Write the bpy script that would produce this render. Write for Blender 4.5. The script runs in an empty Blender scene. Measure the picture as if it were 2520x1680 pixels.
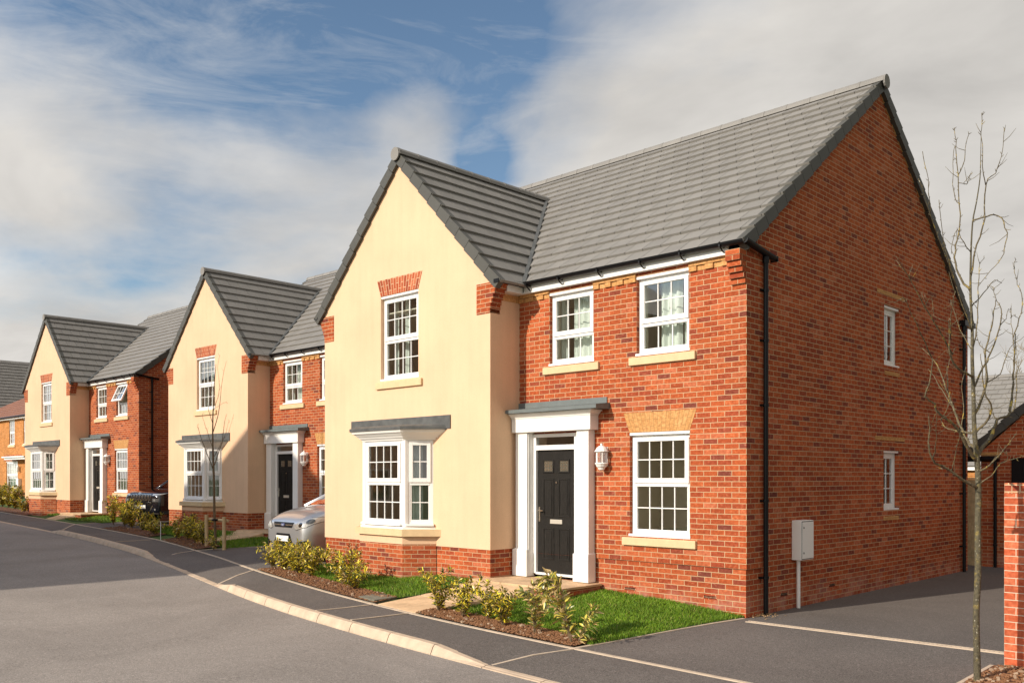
import bpy, bmesh, math, random
import numpy as np
from mathutils import Vector, Matrix
R = math.radians
scene = bpy.context.scene
COL = scene.collection
# ------------------------------------------------------------------ camera
cam_d = bpy.data.cameras.new('camera'); cam = bpy.data.objects.new('camera', cam_d); COL.objects.link(cam)
cam.location = (6.32, -11.071, 1.941)
cam.rotation_euler = (R(90), 0, R(44.239))
cam_d.sensor_width = 36; cam_d.lens = 31.845; cam_d.shift_y = 0.1329
cam_d.clip_start = .1; cam_d.clip_end = 3000
scene.camera = cam
scene.render.resolution_x = 1024; scene.render.resolution_y = 682
scene.view_settings.view_transform = 'Standard'; scene.view_settings.look = 'None'
scene.view_settings.exposure = 0.28; scene.view_settings.gamma = 1.0
try:
    scene.cycles.use_denoising = True
    scene.cycles.max_bounces = 8; scene.cycles.transparent_max_bounces = 12
    scene.cycles.sample_clamp_indirect = 6
except Exception: pass
# ------------------------------------------------------------------ node helper
def N(nt, t, **kw):
    n = nt.nodes.new(t)
    for k, v in kw.items():
        if k.startswith('i_'):
            n.inputs[int(k[2:])].default_value = v
        else: setattr(n, k, v)
    return n
def mth(nt, op, a, b=None, c=None, clamp=False):
    n = nt.nodes.new('ShaderNodeMath'); n.operation = op; n.use_clamp = clamp
    for i, x in enumerate((a, b, c)):
        if x is None: continue
        if isinstance(x, (int, float)): n.inputs[i].default_value = x
        else: nt.links.new(x, n.inputs[i])
    return n.outputs[0]
def ramp(nt, fac, stops, interp='LINEAR'):
    n = nt.nodes.new('ShaderNodeValToRGB'); n.color_ramp.interpolation = interp
    el = n.color_ramp.elements
    while len(el) < len(stops): el.new(.5)
    for e, (p, c) in zip(el, stops):
        e.position = p; e.color = (c, c, c, 1) if isinstance(c, (int, float)) else (*c, 1)
    nt.links.new(fac, n.inputs[0]); return n.outputs[0]
def mix(nt, fac, a, b, blend='MIX'):
    n = nt.nodes.new('ShaderNodeMix'); n.data_type = 'RGBA'; n.blend_type = blend
    for s, x in ((n.inputs[0], fac), (n.inputs[6], a), (n.inputs[7], b)):
        if isinstance(x, (int, float)): s.default_value = x
        elif isinstance(x, tuple): s.default_value = (*x, 1) if len(x) == 3 else x
        else: nt.links.new(x, s)
    return n.outputs[2]
def noise(nt, vec, scale, detail=4, rough=.55, dist=0, dim='3D'):
    n = nt.nodes.new('ShaderNodeTexNoise'); n.noise_dimensions = dim
    n.inputs['Scale'].default_value = scale; n.inputs['Detail'].default_value = detail
    n.inputs['Roughness'].default_value = rough; n.inputs['Distortion'].default_value = dist
    if vec is not None: nt.links.new(vec, n.inputs['Vector'])
    return n.outputs['Fac']
# ------------------------------------------------------------------ world
SUN_AZ, SUN_EL = 13.0, 27.5          # sun stands 13 deg left of the street fronts' normal
sd = Vector((-math.sin(R(SUN_AZ)) * math.cos(R(SUN_EL)), -math.cos(R(SUN_AZ)) * math.cos(R(SUN_EL)), math.sin(R(SUN_EL))))
w = bpy.data.worlds.new('World'); scene.world = w; w.use_nodes = True
nt = w.node_tree; nt.nodes.clear()
out = N(nt, 'ShaderNodeOutputWorld'); bg = N(nt, 'ShaderNodeBackground'); bg.inputs[1].default_value = .112
sky = N(nt, 'ShaderNodeTexSky', sky_type='NISHITA', sun_disc=False)
sky.sun_elevation = R(SUN_EL); sky.sun_rotation = math.atan2(sd.x, sd.y)
sky.air_density = 1.0; sky.dust_density = .3; sky.ozone_density = 2.0
tc = N(nt, 'ShaderNodeTexCoord'); D = tc.outputs['Generated']
sp = N(nt, 'ShaderNodeSeparateXYZ'); nt.links.new(D, sp.inputs[0])
zc = mth(nt, 'ADD', mth(nt, 'MAXIMUM', sp.outputs[2], 0.0), .22)
px = mth(nt, 'DIVIDE', sp.outputs[0], zc); py = mth(nt, 'DIVIDE', sp.outputs[1], zc)
cv = N(nt, 'ShaderNodeCombineXYZ'); nt.links.new(px, cv.inputs[0]); nt.links.new(py, cv.inputs[1])
# low broad cumulus layer
mp = N(nt, 'ShaderNodeMapping'); nt.links.new(cv.outputs[0], mp.inputs[0])
mp.inputs['Location'].default_value = (3.1, 1.7, 0); mp.inputs['Rotation'].default_value = (0, 0, R(-35)); mp.inputs['Scale'].default_value = (.9, 1.15, 1)
n1 = noise(nt, mp.outputs[0], 1.5, 7, .52, .25)
# azimuth measured from +Y towards +X ; right part of the sky is overcast
az = mth(nt, 'ARCTAN2', sp.outputs[0], sp.outputs[1])
azd = mth(nt, 'MULTIPLY', az, 180 / math.pi)
elv = mth(nt, 'MULTIPLY', mth(nt, 'ARCSINE', sp.outputs[2]), 180 / math.pi)
right = ramp(nt, mth(nt, 'MULTIPLY', mth(nt, 'ADD', azd, 75), 1 / 90., clamp=True), [(0, .0), (.22, .0), (.36, .22), (.48, .36), (1, .38)])
low = ramp(nt, mth(nt, 'MULTIPLY', elv, 1 / 40., clamp=True), [(0, .30), (.22, .24), (.36, .15), (.50, .05), (.62, 0), (1, 0)])
def blob(a, e, sa, se, wgt):
    u = mth(nt, 'DIVIDE', mth(nt, 'SUBTRACT', azd, a), sa); v = mth(nt, 'DIVIDE', mth(nt, 'SUBTRACT', elv, e), se)
    r2 = mth(nt, 'ADD', mth(nt, 'MULTIPLY', u, u), mth(nt, 'MULTIPLY', v, v)); return mth(nt, 'MULTIPLY', mth(nt, 'EXPONENT', mth(nt, 'MULTIPLY', r2, -1)), wgt)
cov = mth(nt, 'ADD', mth(nt, 'ADD', right, low), -.015)
for bl in ((-55, 19.5, 9, 3.6, .20), (-73, 15.5, 5, 3, .16), (-62, 26, 11, 5, -.16), (-46, 19, 2.2, 2.0, -.30), (-68, 7, 14, 4, .12), (-45, 25.5, 4, 5, -.10)): cov = mth(nt, 'ADD', cov, blob(*bl))
m1 = mth(nt, 'ADD', n1, cov)
mask1 = ramp(nt, m1, [(0, 0), (.53, 0), (.66, .62), (.82, 1)])
# streaky cirrus drifting down to the right
ae = N(nt, 'ShaderNodeCombineXYZ'); nt.links.new(mth(nt, 'MULTIPLY', azd, .1), ae.inputs[0]); nt.links.new(mth(nt, 'MULTIPLY', elv, .1), ae.inputs[1])
mp2 = N(nt, 'ShaderNodeMapping'); nt.links.new(ae.outputs[0], mp2.inputs[0])
mp2.inputs['Rotation'].default_value = (0, 0, R(24)); mp2.inputs['Scale'].default_value = (.8, 3.4, 1); mp2.inputs['Location'].default_value = (.4, 1.3, 0)
n2 = noise(nt, mp2.outputs[0], 1.1, 9, .66, .7)
leftw = mth(nt, 'ADD', blob(-70, 21, 8, 5, .16), blob(-62, 22, 5, 3, .05))
mask2 = ramp(nt, mth(nt, 'ADD', n2, leftw), [(0, 0), (.50, 0), (.66, .26), (.85, .6)])
n3 = noise(nt, mp.outputs[0], 2.2, 6, .55, .3)
ccol = mix(nt, ramp(nt, n3, [(.30, 0), (.72, 1)]), (4.1, 3.95, 3.75), (6.1, 5.85, 5.5))
skyc = mix(nt, 1.0, sky.outputs[0], (.93, .95, .92), 'MULTIPLY')
c1 = mix(nt, mask2, skyc, (4.8, 4.9, 5.0))
c2 = mix(nt, mask1, c1, ccol)
# azimuth gain added to the sky: dim east darkens gables, bright south fills shade
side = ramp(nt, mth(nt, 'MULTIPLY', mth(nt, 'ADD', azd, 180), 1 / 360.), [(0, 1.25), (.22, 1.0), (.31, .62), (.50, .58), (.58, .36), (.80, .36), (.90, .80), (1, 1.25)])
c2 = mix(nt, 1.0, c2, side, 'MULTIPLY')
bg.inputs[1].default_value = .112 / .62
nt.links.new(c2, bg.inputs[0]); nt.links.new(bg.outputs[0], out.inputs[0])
# ------------------------------------------------------------------ sun
sl = bpy.data.lights.new('sun', 'SUN'); sl.energy = 4.1; sl.angle = R(.6); sl.color = (1.0, .885, .735)
so = bpy.data.objects.new('sun', sl); COL.objects.link(so); so.rotation_euler = sd.to_track_quat('Z', 'Y').to_euler(); so.location = (0, -30, 40)

# ------------------------------------------------------------------ materials
def newmat(name):
    m = bpy.data.materials.new(name); m.use_nodes = True
    nt = m.node_tree; b = nt.nodes['Principled BSDF']; return m, nt, b
def bump(nt, b, h, strength=.3, dist=.01):
    n = N(nt, 'ShaderNodeBump'); n.inputs['Strength'].default_value = strength; n.inputs['Distance'].default_value = dist
    nt.links.new(h, n.inputs['Height']); nt.links.new(n.outputs[0], b.inputs['Normal'])
def plain(name, col, rough=.5, spec=.5, metal=0, nscale=0, namt=.12, coat=0, bmp=0):
    m, nt, b = newmat(name)
    b.inputs['Roughness'].default_value = rough; b.inputs['Metallic'].default_value = metal
    b.inputs['Specular IOR Level'].default_value = spec; b.inputs['Coat Weight'].default_value = coat
    if nscale:
        tcn = N(nt, 'ShaderNodeTexCoord'); f = noise(nt, tcn.outputs['Object'], nscale, 6, .6)
        lo = tuple(c * (1 - namt) for c in col); hi = tuple(min(1, c * (1 + namt)) for c in col)
        nt.links.new(ramp(nt, f, [(.3, lo), (.7, hi)]), b.inputs['Base Color'])
        if bmp: bump(nt, b, f, bmp, .01)
    else: b.inputs['Base Color'].default_value = (*col, 1)
    return m
def brickmat(name, stops, mortar, bw=.225, rh=.075, ms=.0055, blotch=.3, bstr=.5, bloom=False):
    m, nt, b = newmat(name); uv = N(nt, 'ShaderNodeUVMap')
    wn = N(nt, 'ShaderNodeTexNoise'); wn.inputs['Scale'].default_value = 14; nt.links.new(uv.outputs[0], wn.inputs['Vector'])
    off = N(nt, 'ShaderNodeVectorMath', operation='SCALE'); nt.links.new(wn.outputs['Color'], off.inputs[0]); off.inputs['Scale'].default_value = .004
    ad = N(nt, 'ShaderNodeVectorMath', operation='ADD'); nt.links.new(uv.outputs[0], ad.inputs[0]); nt.links.new(off.outputs[0], ad.inputs[1])
    br = N(nt, 'ShaderNodeTexBrick'); nt.links.new(ad.outputs[0], br.inputs['Vector'])
    br.inputs['Color1'].default_value = (0, 0, 0, 1); br.inputs['Color2'].default_value = (1, 1, 1, 1); br.inputs['Mortar'].default_value = (.5, .5, .5, 1)
    br.inputs['Scale'].default_value = 1; br.inputs['Mortar Size'].default_value = ms; br.inputs['Mortar Smooth'].default_value = .15
    br.inputs['Brick Width'].default_value = bw; br.inputs['Row Height'].default_value = rh
    f = noise(nt, uv.outputs[0], 22, 5, .6); f2 = noise(nt, uv.outputs[0], .9, 3, .5); f3 = noise(nt, uv.outputs[0], 5.5, 4, .6)
    col = ramp(nt, br.outputs['Color'], stops)
    col = mix(nt, ramp(nt, f, [(.3, .62), (.75, 0)]), col, (.30, .10, .06), 'MULTIPLY')
    col = mix(nt, ramp(nt, f, [(.60, 0), (.78, .35)]), col, (.80, .42, .26))
    col = mix(nt, 1.0, col, ramp(nt, f2, [(.3, 1 - blotch * .6), (.7, 1 + blotch * .3)]), 'MULTIPLY')
    if bloom:
        sv = N(nt, 'ShaderNodeSeparateXYZ'); nt.links.new(uv.outputs[0], sv.inputs[0])
        lowb = ramp(nt, mth(nt, 'SUBTRACT', sv.outputs[1], 6.6, clamp=True), [(0, 1), (.38, .8), (.62, 0)])
        fb = ramp(nt, noise(nt, uv.outputs[0], 2.6, 5, .65), [(.42, 0), (.62, .55)])
        col = mix(nt, mth(nt, 'MULTIPLY', lowb, fb), col, (.50, .30, .24))
    mc = mix(nt, ramp(nt, f3, [(.35, 0), (.7, .5)]), mortar, tuple(c * .62 for c in mortar))
    col = mix(nt, br.outputs['Fac'], col, mc)
    nt.links.new(col, b.inputs['Base Color']); b.inputs['Roughness'].default_value = .92; b.inputs['Specular IOR Level'].default_value = .15
    h = mth(nt, 'SUBTRACT', mth(nt, 'MULTIPLY', f, .35), br.outputs['Fac']); bump(nt, b, h, bstr, .008)
    return m
M = {}
M['brick'] = brickmat('red_brick', [(0, (.24, .072, .05)), (.05, (.30, .08, .048)), (.11, (.42, .095, .042)), (.3, (.43, .100, .038)), (.6, (.52, .128, .044)), (.85, (.58, .155, .056)), (1, (.60, .20, .10))], (.55, .385, .225), ms=.005, bloom=True)
M['brick_orange'] = brickmat('orange_brick', [(0, (.50, .22, .07)), (.5, (.62, .27, .08)), (1, (.70, .33, .12))], (.66, .40, .17), ms=.004)
M['brick_wall'] = brickmat('garden_brick', [(0, (.50, .13, .06)), (.5, (.62, .15, .065)), (1, (.68, .22, .11))], (.62, .50, .37), ms=.0045, blotch=.4)
M['brick_arch'] = brickmat('arch_brick', [(0, (.36, .09, .05)), (.3, (.55, .13, .055)), (1, (.66, .24, .12))], (.70, .52, .32), bw=.215, rh=.07, ms=.005)
M['buff'] = brickmat('buff_brick', [(0, (.66, .37, .14)), (.5, (.71, .41, .16)), (1, (.74, .44, .18))], (.36, .20, .08), bw=.215, rh=.07, ms=.0035, blotch=.1)
M['render'] = plain('cream_render', (.735, .497, .325), .95, .1, nscale=1.1, namt=.06)
nt = M['render'].node_tree; b = nt.nodes['Principled BSDF']; tcn = N(nt, 'ShaderNodeTexCoord'); bump(nt, b, noise(nt, tcn.outputs['Object'], 90, 3, .6), .4, .006)
base = b.inputs['Base Color'].links[0].from_socket; mpr = N(nt, 'ShaderNodeMapping'); mpr.inputs['Scale'].default_value = (5, 5, .35); nt.links.new(tcn.outputs['Object'], mpr.inputs[0])
st_ = mix(nt, 1.0, base, ramp(nt, noise(nt, mpr.outputs[0], 1.6, 5, .6), [(.30, .965), (.60, 1.01)]), 'MULTIPLY')
st_ = mix(nt, 1.0, st_, ramp(nt, noise(nt, tcn.outputs['Object'], 45, 3, .6), [(.3, .95), (.7, 1.03)]), 'MULTIPLY'); nt.links.new(st_, b.inputs['Base Color'])
M['white'] = plain('white_upvc', (.82, .81, .79), .28, .5)
M['whitepaint'] = plain('white_surround', (.84, .83, .80), .42, .4, nscale=3, namt=.02)
M['lead'] = plain('lead_sheet', (.085, .088, .086), .55, .5, nscale=6, namt=.35, bmp=.3)
M['leadpale'] = plain('grey_canopy_roof', (.13, .15, .15), .5, .5, nscale=7, namt=.1)
M['stone'] = plain('reconstituted_stone', (.66, .49, .29), .9, .2, nscale=9, namt=.07, bmp=.15)
M['black'] = plain('black_plastic', (.006, .006, .007), .35, .25)
M['chrome'] = plain('chrome', (.72, .68, .60), .22, .5, 1)
M['plaster'] = plain('interior_plaster', (.80, .75, .64), .9, .2)
M['curtain'] = plain('curtain_cloth', (.74, .80, .76), .9, .1)
M['cardboard'] = plain('meter_box_plastic', (.84, .82, .78), .5, .4)
M['sandstone'] = plain('sandstone_paving', (.58, .40, .24), .9, .2, nscale=3.5, namt=.22, bmp=.3)
M['wood'] = plain('softwood', (.52, .39, .22), .85, .2, nscale=8, namt=.25, bmp=.3)
M['rooftile'] = None
def tilemat(name, col, rough=.62):
    m, nt, b = newmat(name); g = N(nt, 'ShaderNodeNewGeometry'); tcn = N(nt, 'ShaderNodeTexCoord')
    f = noise(nt, tcn.outputs['Object'], 3.5, 6, .65); f2 = noise(nt, tcn.outputs['Object'], 60, 3, .6)
    a = ramp(nt, g.outputs['Random Per Island'], [(0, tuple(c * .92 for c in col)), (.5, col), (1, tuple(c * 1.07 for c in col))])
    a = mix(nt, 1.0, a, ramp(nt, f, [(.3, .93), (.72, 1.06)]), 'MULTIPLY')
    a = mix(nt, 1.0, a, ramp(nt, f2, [(.3, .92), (.72, 1.06)]), 'MULTIPLY')
    nt.links.new(a, b.inputs['Base Color']); b.inputs['Roughness'].default_value = rough; b.inputs['Specular IOR Level'].default_value = .3
    bump(nt, b, f2, .2, .004); return m
M['tile'] = tilemat('grey_concrete_tile', (.232, .220, .202))
M['verge'] = tilemat('dark_verge_unit', (.078, .076, .066), .5)
M['redtile'] = tilemat('brown_red_tile', (.27, .13, .085))
def doormat():
    m, nt, b = newmat('black_woodgrain'); tcn = N(nt, 'ShaderNodeTexCoord'); mp = N(nt, 'ShaderNodeMapping'); nt.links.new(tcn.outputs['Object'], mp.inputs[0])
    mp.inputs['Scale'].default_value = (16, 16, 2.2); f = noise(nt, mp.outputs[0], 3.5, 5, .6, 1.4)
    wv = N(nt, 'ShaderNodeTexWave'); wv.bands_direction = 'X'; wv.inputs['Scale'].default_value = 1.5; wv.inputs['Distortion'].default_value = 6; wv.inputs['Detail'].default_value = 3; nt.links.new(mp.outputs[0], wv.inputs[0])
    nt.links.new(ramp(nt, wv.outputs['Fac'], [(.25, (.004, .0038, .0035)), (.8, (.014, .013, .012)), (.97, (.060, .054, .048))]), b.inputs['Base Color'])
    b.inputs['Roughness'].default_value = .5; b.inputs['Specular IOR Level'].default_value = .12; bump(nt, b, wv.outputs['Fac'], .25, .003); return m
M['door'] = doormat()
def glassmat(name='window_glass', tint=(.90, .935, .92), k=1.0):
    m = bpy.data.materials.new(name); m.use_nodes = True; nt = m.node_tree; nt.nodes.clear()
    o = N(nt, 'ShaderNodeOutputMaterial'); t = N(nt, 'ShaderNodeBsdfTransparent'); t.inputs[0].default_value = (*tint, 1)
    g = N(nt, 'ShaderNodeBsdfGlossy'); g.inputs['Roughness'].default_value = .02; g.inputs[0].default_value = (1, 1, 1, 1)
    f = N(nt, 'ShaderNodeFresnel'); f.inputs[0].default_value = 1.5
    mx = N(nt, 'ShaderNodeMixShader'); nt.links.new(mth(nt, 'MULTIPLY', f.outputs[0], 3.2 * k, clamp=True), mx.inputs[0])
    nt.links.new(t.outputs[0], mx.inputs[1]); nt.links.new(g.outputs[0], mx.inputs[2]); nt.links.new(mx.outputs[0], o.inputs[0]); return m
M['glass'] = glassmat(); M['carglass'] = glassmat('car_glass', (.12, .13, .13), 1.3)
M['lampglass'] = glassmat('lamp_glass', (.9, .9, .9), 1)
def asphalt(name, col, amt=.35, sc=150):
    m, nt, b = newmat(name); g = N(nt, 'ShaderNodeNewGeometry'); P = g.outputs['Position']
    f = noise(nt, P, sc, 2, .7); f2 = noise(nt, P, .35, 6, .68, .6); f3 = noise(nt, P, 28, 3, .6)
    vo = N(nt, 'ShaderNodeTexVoronoi'); vo.inputs['Scale'].default_value = sc * .8; nt.links.new(P, vo.inputs['Vector'])
    a = ramp(nt, f, [(.25, tuple(c * (1 - amt) for c in col)), (.75, tuple(c * (1 + amt) for c in col))])
    a = mix(nt, 1.0, a, ramp(nt, f2, [(.3, .80), (.7, 1.13)]), 'MULTIPLY'); a = mix(nt, 1.0, a, ramp(nt, f3, [(.3, .82), (.7, 1.1)]), 'MULTIPLY')
    a = mix(nt, ramp(nt, vo.outputs['Color'], [(.86, 0), (.95, .35)]), a, tuple(min(1, c * 2.3) for c in col))
    nt.links.new(a, b.inputs['Base Color']); b.inputs['Roughness'].default_value = .93; b.inputs['Specular IOR Level'].default_value = .2
    bump(nt, b, mth(nt, 'ADD', f, f3), .35, .006); return m
M['road'] = asphalt('road_asphalt', (.285, .255, .230), .5, 80); M['foot'] = asphalt('footway_asphalt', (.148, .130, .118), .65, 80)
M['kerb'] = plain('kerb_concrete', (.54, .42, .31), .9, .2, nscale=5, namt=.16, bmp=.1)
M['edging'] = plain('edging_concrete', (.52, .42, .32), .9, .2, nscale=6, namt=.15)
def soilmat():
    m, nt, b = newmat('bark_mulch'); g = N(nt, 'ShaderNodeNewGeometry'); f = noise(nt, g.outputs['Position'], 38, 5, .7)
    nt.links.new(ramp(nt, f, [(.3, (.045, .018, .010)), (.5, (.13, .055, .03)), (.68, (.26, .13, .07))]), b.inputs['Base Color']); b.inputs['Roughness'].default_value = .95
    bump(nt, b, f, .9, .03); return m
M['soil'] = soilmat()
M['bark_chip'] = tilemat('bark_chip', (.235, .115, .055), .9)
M['pebble'] = plain('pebble', (.34, .24, .16), .8)
def grassground():
    m, nt, b = newmat('lawn_ground'); g = N(nt, 'ShaderNodeNewGeometry'); f = noise(nt, g.outputs['Position'], 16, 6, .7)
    nt.links.new(ramp(nt, f, [(.3, (.03, .06, .008)), (.7, (.07, .14, .018))]), b.inputs['Base Color']); b.inputs['Roughness'].default_value = .95
    bump(nt, b, f, .8, .03); return m
M['lawn'] = grassground()
def blademat():
    m, nt, b = newmat('grass_blade'); g = N(nt, 'ShaderNodeNewGeometry')
    f = noise(nt, g.outputs['Position'], 2.2, 4, .6)
    a = ramp(nt, g.outputs['Random Per Island'], [(0, (.075, .155, .010)), (.6, (.135, .245, .014)), (.93, (.21, .32, .02)), (1, (.42, .36, .12))])
    a = mix(nt, 1.0, a, ramp(nt, f, [(.3, .75), (.7, 1.2)]), 'MULTIPLY')
    nt.links.new(a, b.inputs['Base Color']); b.inputs['Roughness'].default_value = .6; b.inputs['Specular IOR Level'].default_value = .25
    b.inputs['Transmission Weight'].default_value = 0; return m
M['blade'] = blademat()
def leafmat(name='variegated_leaf', edge=(.035, .07, .02), mid=(.80, .64, .05), lo=.10, hi=.34, dry=(.50, .36, .16), pd=.12):
    m, nt, b = newmat(name); uv = N(nt, 'ShaderNodeUVMap'); s = N(nt, 'ShaderNodeSeparateXYZ'); nt.links.new(uv.outputs[0], s.inputs[0])
    g = N(nt, 'ShaderNodeNewGeometry'); d = mth(nt, 'ABSOLUTE', mth(nt, 'SUBTRACT', s.outputs[0], .5))
    wb = noise(nt, g.outputs['Position'], 70, 2, .5); d = mth(nt, 'ADD', d, mth(nt, 'MULTIPLY', mth(nt, 'SUBTRACT', wb, .5), .22))
    thr = ramp(nt, g.outputs['Random Per Island'], [(0, .0), (.2, .06), (1, .36)])
    sel = mth(nt, 'LESS_THAN', d, thr)
    rn = ramp(nt, mth(nt, 'FRACT', mth(nt, 'MULTIPLY', g.outputs['Random Per Island'], 37.7)), [(0, tuple(c * .7 for c in edge)), (1, tuple(c * 1.5 for c in edge))])
    a = mix(nt, sel, rn, mid)
    dr = mth(nt, 'LESS_THAN', mth(nt, 'FRACT', mth(nt, 'MULTIPLY', g.outputs['Random Per Island'], 91.3)), pd)
    a = mix(nt, dr, a, dry)
    nt.links.new(a, b.inputs['Base Color']); b.inputs['Roughness'].default_value = .35; b.inputs['Specular IOR Level'].default_value = .5
    return m
M['leaf'] = leafmat()
M['leaf2'] = leafmat('pale_variegated_leaf', (.17, .20, .07), (.66, .55, .10), pd=.25)
M['leafred'] = leafmat('red_leaf', (.20, .07, .04), (.30, .12, .05), pd=.4)
M['stem'] = plain('shrub_stem', (.16, .11, .06), .8, nscale=20, namt=.2)
def barkmat(nm='tree_bark', c0=(.06, .046, .026), c1=(.175, .14, .075), lich=.8):
    m, nt, b = newmat(nm); g = N(nt, 'ShaderNodeNewGeometry'); P = g.outputs['Position']
    f = noise(nt, P, 11, 5, .65); f2 = noise(nt, P, 45, 3, .6)
    a = ramp(nt, f2, [(.3, c0), (.7, c1)])
    a = mix(nt, ramp(nt, f, [(.56, 0), (.66, lich)]), a, (.46, .33, .05))
    a = mix(nt, ramp(nt, noise(nt, P, 60, 2, .5), [(.66, 0), (.72, .8)]), a, (.55, .52, .42))
    nt.links.new(a, b.inputs['Base Color']); b.inputs['Roughness'].default_value = .85; bump(nt, b, f2, .5, .01); return m
M['bark'] = barkmat(); M['trunk'] = barkmat('trunk_bark', (.04, .034, .020), (.125, .105, .060), .35); M['twig'] = plain('twig_bark', (.14, .095, .05), .8, nscale=14, namt=.3)
M['fartwig'] = plain('far_twig', (.22, .17, .10), .9)
M['silver'] = plain('silver_paint', (.56, .56, .56), .32, .6, .75, coat=.8)
M['navy'] = plain('dark_blue_paint', (.006, .007, .012), .12, .6, .1, coat=1)
M['tyre'] = plain('tyre_rubber', (.02, .02, .02), .8)
M['plate'] = plain('number_plate', (.78, .78, .74), .4)
M['headlamp'] = plain('headlamp_reflector', (.60, .58, .54), .15, .8, .6)
M['blue'] = plain('badge_blue', (.02, .05, .2), .3)

# ------------------------------------------------------------------ mesh builder
class MB:
    def __init__(s): s.v = []; s.f = []; s.uv = []; s.mi = []
    def quad(s, *ps, uv=None, mi=0):
        i = len(s.v); s.v += [tuple(p) for p in ps]; s.f.append(tuple(range(i, i + len(ps)))); s.uv.append(uv); s.mi.append(mi)
    def box(s, a, b, mi=0, T=None):
        x0, y0, z0 = a; x1, y1, z1 = b
        c = [(x0, y0, z0), (x1, y0, z0), (x1, y1, z0), (x0, y1, z0), (x0, y0, z1), (x1, y0, z1), (x1, y1, z1), (x0, y1, z1)]
        if T: c = [T(*p) for p in c]
        s.hexa(c, mi)
    def hexa(s, c, mi=0):
        i = len(s.v); s.v += [tuple(p) for p in c]
        for f in ((0, 3, 2, 1), (4, 5, 6, 7), (0, 1, 5, 4), (1, 2, 6, 5), (2, 3, 7, 6), (3, 0, 4, 7)):
            s.f.append(tuple(i + k for k in f)); s.uv.append(None); s.mi.append(mi)
    def prism(s, poly, d, mi=0, caps=True):
        """poly: list of 3d pts; extrude by vector d"""
        n = len(poly); i = len(s.v); d = Vector(d)
        s.v += [tuple(p) for p in poly] + [tuple(Vector(p) + d) for p in poly]
        for k in range(n):
            s.f.append((i + k, i + (k + 1) % n, i + n + (k + 1) % n, i + n + k)); s.uv.append(None); s.mi.append(mi)
        if caps:
            s.f.append(tuple(i + k for k in range(n))[::-1]); s.uv.append(None); s.mi.append(mi)
            s.f.append(tuple(i + n + k for k in range(n))); s.uv.append(None); s.mi.append(mi)
    def tube(s, pts, rad, n=8, mi=0, caps=True):
        pts = [Vector(p) for p in pts]
        if not hasattr(rad, '__len__'): rad = [rad] * len(pts)
        i = len(s.v); up0 = None
        for k, p in enumerate(pts):
            t = (pts[min(k + 1, len(pts) - 1)] - pts[max(k - 1, 0)]).normalized()
            if up0 is None:
                up0 = Vector((0, 0, 1)) if abs(t.z) < .9 else Vector((1, 0, 0))
            a = (up0 - t * up0.dot(t))
            if a.length < 1e-5: a = t.orthogonal()
            a.normalize(); up0 = a; bb = t.cross(a)
            for j in range(n):
                an = 2 * math.pi * j / n; s.v.append(tuple(p + (a * math.cos(an) + bb * math.sin(an)) * rad[k]))
        for k in range(len(pts) - 1):
            for j in range(n):
                s.f.append((i + k * n + j, i + k * n + (j + 1) % n, i + (k + 1) * n + (j + 1) % n, i + (k + 1) * n + j)); s.uv.append(None); s.mi.append(mi)
        if caps:
            s.f.append(tuple(i + j for j in range(n))[::-1]); s.uv.append(None); s.mi.append(mi)
            s.f.append(tuple(i + (len(pts) - 1) * n + j for j in range(n))); s.uv.append(None); s.mi.append(mi)
    def lathe(s, c, prof, n=16, mi=0, half=None):
        """prof: (r,z) list about vertical axis at c"""
        c = Vector(c); i = len(s.v)
        for r, z in prof:
            for j in range(n): an = 2 * math.pi * j / n; s.v.append((c.x + r * math.cos(an), c.y + r * math.sin(an), c.z + z))
        for k in range(len(prof) - 1):
            for j in range(n):
                s.f.append((i + k * n + j, i + k * n + (j + 1) % n, i + (k + 1) * n + (j + 1) % n, i + (k + 1) * n + j)); s.uv.append(None); s.mi.append(mi)
    def build(s, name, mats, parent=None, smooth=False, bevel=0, uvmode='box', solid=None):
        me = bpy.data.meshes.new(name); me.from_pydata(s.v, [], s.f)
        if not isinstance(mats, (list, tuple)): mats = [mats]
        for m in mats: me.materials.append(m)
        me.polygons.foreach_set('material_index', s.mi)
        uvl = me.uv_layers.new(name='UVMap'); data = []
        for fi, p in enumerate(me.polygons):
            u = s.uv[fi]
            if u is not None: data += [c for q in u for c in q]; continue
            n = p.normal
            if abs(n.z) > .92:
                for vi in p.vertices: c = me.vertices[vi].co; data += [c.x + 45, c.y + 45.03]
            else:
                t = Vector((0, 0, 1)).cross(n); t.normalize()
                # keep direction stable
                for vi in p.vertices: c = me.vertices[vi].co; data += [c.dot(t) + 45., c.z - .69 + 7.5]
        uvl.data.foreach_set('uv', data)
        if smooth: me.polygons.foreach_set('use_smooth', [True] * len(me.polygons))
        me.update()
        o = bpy.data.objects.new(name, me); COL.objects.link(o)
        if parent: o.parent = parent
        if bevel:
            bv = o.modifiers.new('bevel', 'BEVEL'); bv.width = bevel; bv.segments = 2; bv.limit_method = 'ANGLE'; bv.angle_limit = R(40)
        return o
def tag(o, label=None, cat=None, group=None, kind=None):
    if label: o['label'] = label
    if cat: o['category'] = cat
    if group: o['group'] = group
    if kind: o['kind'] = kind
    return o
def empty(name, loc=(0, 0, 0), rz=0):
    o = bpy.data.objects.new(name, None); COL.objects.link(o); o.location = loc; o.rotation_euler = (0, 0, rz); o.empty_display_size = .3; return o
def copy_tree(o, parent=None):
    c = o.copy(); COL.objects.link(c)
    if parent: c.parent = parent
    for ch in list(o.children): copy_tree(ch, c)
    return c
def interp(x, tab):
    tab = sorted(tab)
    if x <= tab[0][0]: return tab[0][1]
    for (a, b), (c, d) in zip(tab, tab[1:]):
        if x <= c: return b + (d - b) * (x - a) / (c - a)
    return tab[-1][1]
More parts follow.
